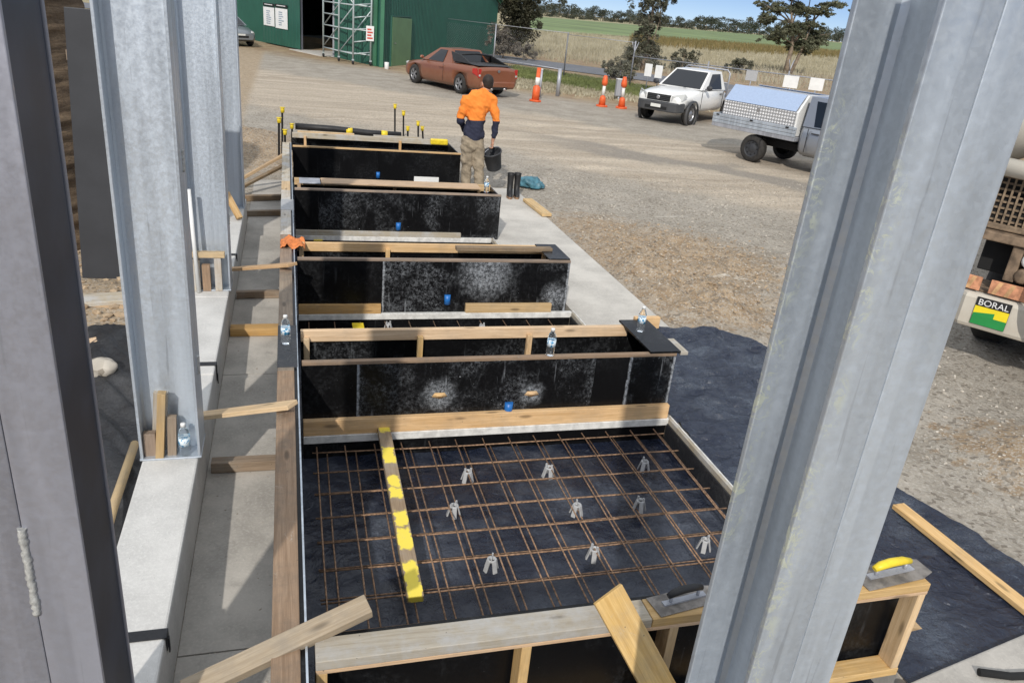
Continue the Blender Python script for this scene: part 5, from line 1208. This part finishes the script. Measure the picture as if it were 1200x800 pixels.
blobs = [('e', hed, (.085, .105, .125), (.25, 0, 0)), ('e', hed + Vector((.0, .03, -.06)), (.062, .08, .08), (.2, 0, 0)), ('e', hed + Vector((-.005, .115, -.03)), (.016, .028, .022), (0, 0, 0)),
         ('e', hed + Vector((.088, -.005, -.02)), (.014, .03, .035), (0, 0, 0)), ('e', hed + Vector((-.088, -.005, -.02)), (.014, .03, .035), (0, 0, 0)), ('e', hed + Vector((0, .10, -.085)), (.03, .02, .012), (0, 0, 0)),
         ('c', [hed + Vector((0, -.02, -.07)), nek, nek + Vector((-.02, -.03, -.10))], [.062, .062, .07]), ('e', che, (.17, .11, .25), (0, .1, 0)), ('e', pel, (.155, .11, .15), (0, 0, 0)), ('c', [che, pel], [.13, .12]),
         ('c', [sL, eL, wL], [.060, .047, .030]), ('c', [sR, eR, wR], [.060, .047, .030]), ('c', [hL, kL, aL], [.09, .06, .045]), ('c', [hR, kR, aR], [.09, .06, .045])]
for w_, e_ in ((wL, eL), (wR, eR)):
    d = (w_ - e_).normalized(); dn_ = Vector((0, 0, -1)) if w_ is wR else d
    pc = w_ + dn_ * .05; blobs.append(('e', pc, (.022, .042, .052), (0, 0, 0))); s_ = Vector((0, 1, 0)) if w_ is wR else Vector((0, 0, 1))
    inn = Vector((-1, 0, 0)) if w_ is wR else Vector((1, 0, 0))
    for k, ln in enumerate((.072, .082, .078, .062)):
        b0 = pc + dn_ * .038 + s_ * (.030 - .02 * k); b1 = b0 + dn_ * ln * .42; b2 = b1 + dn_ * ln * .15 + inn * ln * .35; b3 = b2 - dn_ * ln * .18 + inn * ln * .2
        blobs.append(('c', [b0, b1, b2, b3], [.0100, .0095, .0088, .0080]))
    t0_ = pc + s_ * .035 - dn_ * .01; blobs.append(('c', [t0_, t0_ + s_ * .025 + dn_ * .03, t0_ + s_ * .02 + dn_ * .055 + inn * .02], [.0115, .0105, .009]))
body = solid('person', blobs, M['skin'], .0075, None, 2)
tag(body, 'person in an orange and navy shirt and khaki trousers carrying a dark bucket', 'person')
solid('hair', [('e', hed + Vector((0, -.018, .03)), (.094, .106, .112), (.25, 0, 0)), ('e', hed + Vector((0, -.055, -.02)), (.082, .062, .085), (.2, 0, 0))], M['hair'], .010, body, 3)
solid('shirt', [('e', che + Vector((0, -.005, .03)), (.225, .135, .24), (.10, .14, 0)), ('c', [sL + Vector((.04, 0, .0)), nek + Vector((-.01, -.02, -.06)), sR + Vector((-.04, 0, 0))], [.09, .088, .09]), ('e', pel + Vector((.02, 0, .10)), (.19, .135, .14), (0, .1, 0)), ('c', [che, pel + Vector((.015, 0, .06))], [.155, .15]),
    ('c', [sL, sL.lerp(eL, .6), eL, eL.lerp(wL, .8)], [.080, .074, .062, .048]), ('c', [sR, sR.lerp(eR, .6), eR, eR.lerp(wR, .82)], [.080, .074, .060, .045]), ('c', [nek + Vector((0, -.01, -.03)), nek + Vector((0, 0, .012))], [.078, .072])], M['shirt'], .014, body, 3, .022)
solid('trousers', [('e', pel + Vector((0, 0, -.01)), (.182, .135, .13), (0, 0, 0)), ('c', [hL, kL, aL + Vector((0, 0, .02))], [.112, .088, .078]), ('c', [hR, kR, aR + Vector((0, 0, .02))], [.112, .088, .078]), ('e', hL + Vector((-.055, -.01, -.28)), (.05, .075, .10), (0, 0, 0)), ('e', hR + Vector((.055, -.01, -.28)), (.05, .075, .10), (0, 0, 0)), ('e', pel + Vector((.0, -.05, -.06)), (.17, .09, .13), (0, 0, 0))], M['khaki'], .014, body, 3, .022)
for a_ in (aL, aR):
    solid('work_boot', [('c', [a_ + Vector((0, 0, .03)), a_ + Vector((0, .0, -.05))], [.062, .058]), ('c', [a_ + Vector((0, .02, -.065)), a_ + Vector((-.015, .17, -.07))], [.048, .042])], M['brown_boot'] if 'brown_boot' in M else M['rust'], .012, body, 2)
cc = q(578.5, 188, .05); hand = wR + Vector((-.015, 0, -.135))
r = thing('bucket', 'dark grey bucket hanging by its handle from the hand of the person', 'bucket', hand); r.rotation_euler = (rad(8), rad(-20), rad(18))
m = MB(); m.lathe([(0, -.375), (.118, -.375), (.126, -.365), (.160, -.075), (.172, -.072), (.174, -.05), (.158, -.048), (.152, -.07), (.12, -.35), (0, -.355)], n=28); m.build('shell', M['darkgrey'], r)
m = MB(); m.tube([(.168 * math.cos(a), .0, -.06 + .075 * math.sin(a)) for a in [PI * k / 14 for k in range(15)]], .006, 6); m.build('handle', M['galv_dull'], r)
m = MB(); m.tube([(-.05, 0, .012), (.05, 0, .012)], .013, 8); m.build('grip', M['black'], r)

# ---------------------------------------------------------------- road, fields, grass
M['road'] = concrete('bitumen_road', (.145, .15, .165), .12, .6, .1)
def strip(name, pts, mat, z, kind='structure', label=None):
    m = MB(); m.face([(p[0], p[1], z) for p in pts]); return tag(m.build(name, mat), label, None, None, kind)
ra, rb_ = U(590, 74.5, 0), U(777, 97, 0); rd = (rb_ - ra).normalized(); rn = Vector((-rd.y, rd.x, 0)); W = 3.0
ra = (U(590, 65, 0) + U(590, 75, 0)) / 2; rb_ = (U(777, 89, 0) + U(777, 99, 0)) / 2; rd = (rb_ - ra).normalized(); rn = Vector((-rd.y, rd.x, 0))
strip('road', [ra - rd * 60 - rn * W, rb_ + rd * 14 - rn * W, rb_ + rd * 14 + rn * W, ra - rd * 60 + rn * W], M['road'], .03)
M['crop'] = plain('young_crop', (.15, .20, .075), .9, 0, .28, .05); M['strip_dry'] = plain('dry_headland', (.33, .30, .17), .9, 0, .2, .06); M['soilband'] = plain('red_soil', (.27, .15, .08), .95, 0, .25, .3)
near = [U(600, 34.5, .2), U(700, 41, .2), U(800, 46.5, .2), U(895, 54, .2), U(1000, 62, .2), U(1120, 78, .2)]
far_ = [U(1130, 65.5, .2), U(1000, 52, .2), U(895, 41.5, .2), U(790, 33.2, .2), U(700, 25.8, .2), U(600, 17, .2)]
strip('crop_field', near + far_, M['crop'], .2)
far2_ = [U(1130, 64, .2), U(1000, 51, .2), U(895, 40.7, .2), U(790, 31.6, .2), U(700, 23.8, .2), U(600, 15.6, .2)]
strip('field', far_[::-1] + far2_, M['strip_dry'], .21)
def grass(name, n, region, hgt, mat, label, seed, w0=.05, per=3, lean=.3):
    rng = random.Random(seed); m = MB(); c = 0
    while c < n:
        x, y = region(rng)
        if x is None: continue
        c += 1
        for k in range(per):
            a = rng.uniform(0, 6.3); h = hgt * rng.uniform(.5, 1.25); w = w0 * rng.uniform(.6, 1.3); bx, by = x + rng.uniform(-.15, .15), y + rng.uniform(-.15, .15); l = h * lean
            m.face([(bx - w * math.cos(a), by - w * math.sin(a), 0), (bx + w * math.cos(a), by + w * math.sin(a), 0), (bx + rng.uniform(-l, l), by + rng.uniform(-l, l), h)])
    return tag(m.build(name, mat, fix=False), label, kind='stuff')
def grass_mat(name, a, b_):
    t = NT(name); c = t.coord('World'); f = t.noise(c, .25, 5, .65); g = t.n('SeparateColor', i_0=t.vor(c, 2.2, 'Color')).outputs[0]
    t.set(Base_Color=t.mix(t.math('ADD', t.math('MULTIPLY', t.ramp(f, .3, .7), .7), t.math('MULTIPLY', g, .3)), a, b_), Roughness=.9, Specular_IOR_Level=.15); return t.m
M['dry_grass'] = grass_mat('dry_grass', (.27, .24, .16), (.48, .44, .33)); M['green_grass'] = grass_mat('green_grass', (.10, .125, .045), (.20, .22, .085)); M['olive_grass'] = grass_mat('olive_scrub', (.13, .12, .045), (.26, .19, .09))
def reg_px(x0, x1, y0fn, y1fn, avoid=True):
    def f(rng):
        px = rng.uniform(x0, x1); a, b_ = y0fn(px), y1fn(px); 
        # uniform in distance rather than in the picture: spread by ground area
        p0, p1 = U(px, a, 0), U(px, b_, 0); k = rng.random(); p = p0.lerp(p1, k ** .8)
        dd_ = abs((Vector((p.x, p.y, 0)) - ra).dot(rn))
        if avoid and dd_ < W + .3: return None, None
        return p.x + rng.uniform(-.4, .4), p.y + rng.uniform(-.4, .4)
    return f
lin = lambda xa, ya, xb, yb: (lambda x: ya + (yb - ya) * (x - xa) / (xb - xa))
grass('dry_grass', 21000, reg_px(560, 1120, lin(590, 64, 777, 87), lin(632, 37.3, 972, 60)), .42, M['dry_grass'], 'tall pale dry grass filling the paddock beyond the road', 11, .035)
grass('dark_scrub', 3500, reg_px(740, 1000, lin(760, 56, 960, 68), lin(760, 46, 960, 60)), .9, M['olive_grass'], 'low reddish-olive scrub along the edge of the green crop', 12, .10)
grass('green_grass', 7000, reg_px(598, 790, lin(600, 92, 760, 116), lin(600, 79, 760, 104)), .17, M['green_grass'], 'green roadside grass behind the fence and bollards', 13, .045, 3, .6)
grass('verge_grass', 5000, reg_px(600, 900, lin(600, 104, 760, 122), lin(600, 92, 760, 108)), .11, M['dry_grass'], 'thin dry grass round the bollards and the fence foot', 14, .03, 3, .8)

# ---------------------------------------------------------------- trees
def leaf_mat(name, a, b_):
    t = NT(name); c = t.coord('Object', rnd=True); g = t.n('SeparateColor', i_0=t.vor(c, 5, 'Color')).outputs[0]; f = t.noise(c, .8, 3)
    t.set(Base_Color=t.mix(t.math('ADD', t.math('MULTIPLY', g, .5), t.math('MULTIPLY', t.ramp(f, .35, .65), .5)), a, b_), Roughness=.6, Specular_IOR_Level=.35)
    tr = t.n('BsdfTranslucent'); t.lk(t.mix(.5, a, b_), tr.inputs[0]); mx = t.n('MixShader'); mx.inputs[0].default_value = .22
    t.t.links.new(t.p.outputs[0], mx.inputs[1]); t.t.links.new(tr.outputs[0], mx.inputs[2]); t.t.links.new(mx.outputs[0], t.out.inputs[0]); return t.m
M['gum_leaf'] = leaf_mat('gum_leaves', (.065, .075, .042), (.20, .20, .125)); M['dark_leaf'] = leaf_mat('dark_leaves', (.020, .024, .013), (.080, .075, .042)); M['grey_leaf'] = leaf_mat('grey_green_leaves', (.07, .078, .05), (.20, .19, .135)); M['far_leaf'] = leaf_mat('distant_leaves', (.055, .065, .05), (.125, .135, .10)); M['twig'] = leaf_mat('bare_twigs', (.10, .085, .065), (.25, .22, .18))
M['bark'] = plain('gum_bark', (.23, .18, .13), .9, 0, .35, 3, .4)
def tree(name, label, base, H, stems, clumps, nleaf, leaf, mat, seed, cat='tree', trunk_r=.16, fill=1.0, group=None, droop=.3):
    """clumps: (x, y, z, rx, ry, rz) round which the leaves gather; stems: list of point lists"""
    rng = random.Random(seed); r = thing(name, label, cat, base, 0, group)
    m = MB()
    for pts, r0 in stems:
        m.tube(pts, [r0 * (1 - .75 * i / (len(pts) - 1)) for i in range(len(pts))], 8)
        tip = Vector(pts[-1])
    for c in clumps:          # a limb into every clump, from the closest stem point
        cen = Vector(c[:3]); best = min((Vector(p) for pts, _ in stems for p in pts[len(pts) // 3:]), key=lambda p: (p - cen).length + (2 if p.z > cen.z else 0))
        mid = best.lerp(cen, .55) + Vector((rng.uniform(-.2, .2), rng.uniform(-.2, .2), .15)); m.tube([best, mid, cen], [trunk_r * .35, trunk_r * .2, trunk_r * .08], 6)
        for k in range(4):
            e = cen + Vector((rng.uniform(-1, 1) * c[3], rng.uniform(-1, 1) * c[4], rng.uniform(-.8, .8) * c[5])); m.tube([mid, (mid + e) / 2 + Vector((0, 0, .1)), e], [trunk_r * .12, trunk_r * .08, trunk_r * .03], 4)
    m.build('trunk', M['bark'], r)
    m = MB(); vol = [c[3] * c[4] * c[5] for c in clumps]; tot = sum(v ** .75 for v in vol)
    for c, v in zip(clumps, vol):
        n = int(nleaf * v ** .75 / tot); subs = [(Vector((rng.gauss(0, .45), rng.gauss(0, .45), rng.gauss(0, .42))), rng.uniform(.16, .38)) for _ in range(max(5, n // 70))]
        for _ in range(n):
            s_, sr = rng.choice(subs); d = Vector((rng.gauss(0, 1), rng.gauss(0, 1), rng.gauss(0, 1))).normalized() * rng.random() ** .5 * sr
            p = s_ + d; p = Vector((c[0] + p.x * c[3], c[1] + p.y * c[4], c[2] + p.z * c[5] - droop * (p.x ** 2 + p.y ** 2) * .3))
            if p.z < .05: continue
            a = Vector((rng.uniform(-1, 1), rng.uniform(-1, 1), rng.uniform(-.9, .3))).normalized(); b_ = a.cross(Vector((rng.uniform(-1, 1), rng.uniform(-1, 1), rng.uniform(-1, 1)))).normalized(); L = leaf * rng.uniform(.6, 1.3)
            m.face([p - a * L, p + b_ * L * .42, p + a * L, p - b_ * L * .42])
    m.build('crown', M[mat], r, fix=False)
    return r
def rc(rng, n, cx, cy, cz, sx, sy, sz, r0, r1): return [(cx + rng.gauss(0, sx), cy + rng.gauss(0, sy), cz + rng.uniform(-sz, sz), *(rng.uniform(r0, r1) for _ in range(3))) for _ in range(n)]
rg = random.Random(21)
b0 = U(607, 66, 0)
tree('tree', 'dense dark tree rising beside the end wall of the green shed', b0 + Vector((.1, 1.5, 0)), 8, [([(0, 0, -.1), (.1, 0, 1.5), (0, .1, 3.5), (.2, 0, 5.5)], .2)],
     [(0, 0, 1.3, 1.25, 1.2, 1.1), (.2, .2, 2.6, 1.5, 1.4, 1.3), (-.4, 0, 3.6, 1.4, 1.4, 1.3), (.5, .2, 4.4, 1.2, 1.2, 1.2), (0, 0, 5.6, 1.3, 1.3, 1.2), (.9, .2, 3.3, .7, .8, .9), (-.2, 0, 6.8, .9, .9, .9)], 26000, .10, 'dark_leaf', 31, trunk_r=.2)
b0 = U(588, 70, 0); tree('shrub', 'bare twiggy shrub at the foot of the dark tree by the shed', b0 + Vector((.3, 1.0, 0)), 2, [([(0, 0, 0), (.1, 0, .6), (.2, 0, 1.2)], .05)], [(0, 0, .7, .9, .8, .7), (.9, .3, .7, 1.0, .8, .6), (-.3, .2, 1.5, .8, .6, .7), (1.6, .4, .5, .7, .7, .5)], 5000, .08, 'twig', 32, 'shrub', .05)
b0 = U(741, 84, 0) + rn * 2.2
tree('tree', 'slender grey-green gum tree with a bushy skirt, behind the road', b0, 8, [([(0, 0, -.1), (.1, 0, 1.2), (.25, .1, 2.6), (.1, 0, 4.4), (.3, 0, 6.2)], .15), ([(0, 0, 0), (.5, .1, 1.6), (.8, .1, 3.2)], .09)],
     [(-0.57, 0, 0.8, 1.0, 0.9, 0.8), (0.76, 0.1, 0.75, 1.15, 0.9, 0.75), (0.1, 0.2, 1.5, 1.1, 1, 0.8), (0.0, 0, 2.5, 0.68, 0.9, 0.8), (0.47, 0.1, 3.2, 0.64, 0.8, 0.8), (-0.28, 0.1, 3.6, 0.56, 0.8, 0.8), (0.57, 0, 4.2, 0.64, 0.8, 0.8), (-0.47, 0, 4.6, 0.8, 0.8, 0.8), (0.38, 0, 5.6, 0.96, 0.9, 0.9), (1.04, 0.1, 4.7, 0.72, 0.8, 0.8), (-0.57, 0, 5.8, 0.72, 0.8, 0.8), (0.2, 0, 6.6, 0.9, 0.8, 0.9), (-0.4, 0.1, 7.2, 0.8, 0.7, 0.8), (0.7, 0, 7.4, 0.8, 0.7, 0.8)], 24000, .08, 'grey_leaf', 33, trunk_r=.13)
b0 = U(921, 86, 0)
tree('tree', 'spreading gum tree with a forked trunk, above the silver ute toolbox', b0, 8, [([(0, 0, -.1), (-.05, 0, 1.0), (.1, .1, 2.4), (-.4, .1, 4.0), (-.9, .1, 5.4)], .26), ([(.35, 0, -.1), (.8, 0, 1.1), (1.2, .1, 2.5), (1.6, .1, 4.4)], .2), ([(.1, .1, 2.4), (1.0, .2, 3.8), (.9, .2, 6.0)], .14)],
     [(-3.05, 0, 4.11, 1.08, 1.2, 0.53), (-2.01, 0.2, 5.04, 1.08, 1.3, 0.56), (-1.78, 0, 2.86, 0.91, 1.1, 0.56), (-0.4, 0, 3.59, 1.08, 1.3, 0.63), (0.29, 0.3, 2.44, 1.08, 1.2, 0.53), (1.55, 0.2, 2.55, 1.16, 1.2, 0.63), (2.36, 0, 3.17, 0.91, 1.1, 0.56), (1.44, 0.1, 4.0, 1.08, 1.2, 0.56), (0.06, 0.2, 5.25, 1.08, 1.2, 0.63), (1.9, 0.1, 5.25, 1.24, 1.3, 0.49), (3.16, 0, 5.88, 1.08, 1.1, 0.42), (-1.09, 0.2, 6.29, 1.16, 1.2, 0.56), (0.75, 0.2, 6.71, 1.32, 1.4, 0.56), (-3.62, 0.1, 5.25, 0.67, 0.8, 0.35)], 34000, .10, 'gum_leaf', 34, trunk_r=.24)
for px, py, s_, lb, sd_ in ((797, 84, 1.1, 'round olive shrub on the paddock side of the fence, above the white ute roof', 41), (864, 86, .9, 'small olive shrub behind the fence between the two parked utes', 42), (722, 93, .8, 'low dark shrub beside the skirt of the slender gum tree', 43)):
    tree('shrub', lb, U(px, py, 0), 2, [([(0, 0, 0), (.1, 0, .5), (.1, 0, .9)], .05)], [(0, 0, .6 * s_, .9 * s_, .8, .6 * s_), (.4, .1, .9 * s_, .8 * s_, .7, .5 * s_), (-.5, .1, .7 * s_, .6 * s_, .6, .5 * s_)], 3500, .08, 'grey_leaf', sd_, 'shrub', .05)
# distant treeline: three that stand out are things, the rest reads as one wood
def far_tree(label, px, pyb, H, wd, seed):
    p = U(px, pyb, 0); R_ = random.Random(seed)
    cl = [(R_.gauss(0, wd * .28), R_.gauss(0, wd * .2), H * R_.uniform(.45, .92), wd * .26, wd * .26, H * .15) for _ in range(9)]
    return tree('tree', label, p, H, [([(0, 0, 0), (.3, 0, H * .35), (0, 0, H * .6)], H * .03), ([(0, 0, H * .2), (wd * .2, 0, H * .45), (wd * .3, 0, H * .7)], H * .02)], cl, 1300, H * .045, 'far_leaf', seed, trunk_r=H * .025)
far_tree('tall distant tree above the green crop, left of the slender gum tree'.replace(', left of', ', between the shed and'), 655, 20.5, 13, 15, 51)
far_tree('distant tree with a flat crown above the crop, just past the slender gum tree', 764, 30, 9.5, 11, 52)
far_tree('distant domed tree standing highest in the treeline over the white ute', 832, 36, 12, 15, 53)
rg = random.Random(77); m = MB(); mt = MB()
for i in range(210):
    px = 560 + i * 2.95 + rg.uniform(-3, 3); pyb = 16.2 + (px - 600) * .0873 + rg.uniform(-.6, .6)
    p = U(px, pyb, 0); dist = p.length; H = dist * rg.uniform(.009, .0165); wd = H * rg.uniform(.9, 1.5)
    mt.tube([p, p + Vector((0, 0, H * .5))], H * .02, 5)
    for _ in range(8):
        c = p + Vector((rg.gauss(0, wd * .3), rg.gauss(0, wd * .3), H * rg.uniform(.05, .9))); 
        for k in range(64):
            d = Vector((rg.gauss(0, 1), rg.gauss(0, 1), rg.gauss(0, 1))).normalized() * rg.random() ** .4; v = c + Vector((d.x * wd * .24, d.y * wd * .24, d.z * H * .15))
            a = Vector((rg.uniform(-1, 1), rg.uniform(-1, 1), rg.uniform(-1, 1))).normalized(); b_ = a.cross(Vector((0, .3, 1))).normalized(); L = H * .055
            m.face([v - a * L, v + b_ * L * .6, v + a * L, v - b_ * L * .6])
tag(m.build('far_wood', M['far_leaf'], fix=False), 'distant belt of gum trees along the horizon beyond the crop', kind='stuff')
tag(mt.build('far_wood_trunks', M['bark'], fix=False), 'trunks of the distant belt of gum trees', kind='stuff')

# ---------------------------------------------------------------- light, sky, camera
EL, AZ = rad(34), rad(22.5)
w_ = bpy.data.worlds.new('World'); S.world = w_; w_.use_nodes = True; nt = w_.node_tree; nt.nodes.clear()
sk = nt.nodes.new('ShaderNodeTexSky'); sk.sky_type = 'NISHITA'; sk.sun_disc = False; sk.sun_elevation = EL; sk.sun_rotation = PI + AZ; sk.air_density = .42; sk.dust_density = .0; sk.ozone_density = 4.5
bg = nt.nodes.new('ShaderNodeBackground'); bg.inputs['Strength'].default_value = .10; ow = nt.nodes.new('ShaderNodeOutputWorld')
def wn(t, **k):
    x = nt.nodes.new('ShaderNode' + t)
    for a, b in k.items(): setattr(x, a, b)
    return x
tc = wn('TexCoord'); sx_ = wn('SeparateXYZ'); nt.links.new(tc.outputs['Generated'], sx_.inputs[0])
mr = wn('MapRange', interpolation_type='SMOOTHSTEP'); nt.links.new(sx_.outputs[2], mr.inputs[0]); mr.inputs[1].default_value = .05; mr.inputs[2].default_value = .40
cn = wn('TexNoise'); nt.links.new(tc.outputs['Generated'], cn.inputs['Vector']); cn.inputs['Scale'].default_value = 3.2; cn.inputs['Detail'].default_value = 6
cr = wn('ValToRGB'); nt.links.new(cn.outputs['Fac'], cr.inputs[0]); cr.color_ramp.elements[0].position = .35; cr.color_ramp.elements[0].color = (4.3, 4.9, 5.8, 1); cr.color_ramp.elements[1].position = .7; cr.color_ramp.elements[1].color = (8.2, 8.2, 8.2, 1)  # bright white added overhead, out of view, to lift the shadows
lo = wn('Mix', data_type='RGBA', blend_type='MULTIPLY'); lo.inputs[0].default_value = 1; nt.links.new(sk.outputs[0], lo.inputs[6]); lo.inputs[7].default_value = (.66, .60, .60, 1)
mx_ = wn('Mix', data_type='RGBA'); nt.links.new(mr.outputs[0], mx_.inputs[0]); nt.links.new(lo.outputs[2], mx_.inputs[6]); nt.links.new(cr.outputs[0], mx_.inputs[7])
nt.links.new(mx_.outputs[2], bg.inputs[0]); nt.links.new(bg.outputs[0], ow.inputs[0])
sl_ = bpy.data.lights.new('sun', 'SUN'); sl_.energy = 2.25; sl_.angle = rad(.9); sl_.color = (1, .95, .88); so = bpy.data.objects.new('sun', sl_); COL.objects.link(so)
sdv = Vector((math.sin(AZ) * math.cos(EL), math.cos(AZ) * math.cos(EL), -math.sin(EL))); so.rotation_euler = sdv.to_track_quat('-Z', 'Y').to_euler(); so.location = (-4, -10, 8)
cd = bpy.data.cameras.new('camera'); co = bpy.data.objects.new('camera', cd); COL.objects.link(co); S.camera = co
cd.sensor_width = 36; cd.lens = 36 * F_PX / 1200; cd.sensor_fit = 'HORIZONTAL'; cd.clip_end = 9000; cd.clip_start = .05
right, dn2, fw2 = RC @ Vector((1, 0, 0)), RC @ Vector((0, 1, 0)), RC @ Vector((0, 0, 1))
mw = Matrix((right, -dn2, -fw2)).transposed().to_4x4(); mw.translation = CAM; co.matrix_world = mw
vs = S.view_settings; vs.view_transform = 'Standard'; vs.look = 'None'; vs.exposure = .42; vs.gamma = 1
S.render.engine = 'CYCLES'; S.cycles.max_bounces = 6; S.cycles.transparent_max_bounces = 8; S.cycles.use_denoising = True
try: S.cycles.denoiser = 'OPENIMAGEDENOISE'
except Exception: pass
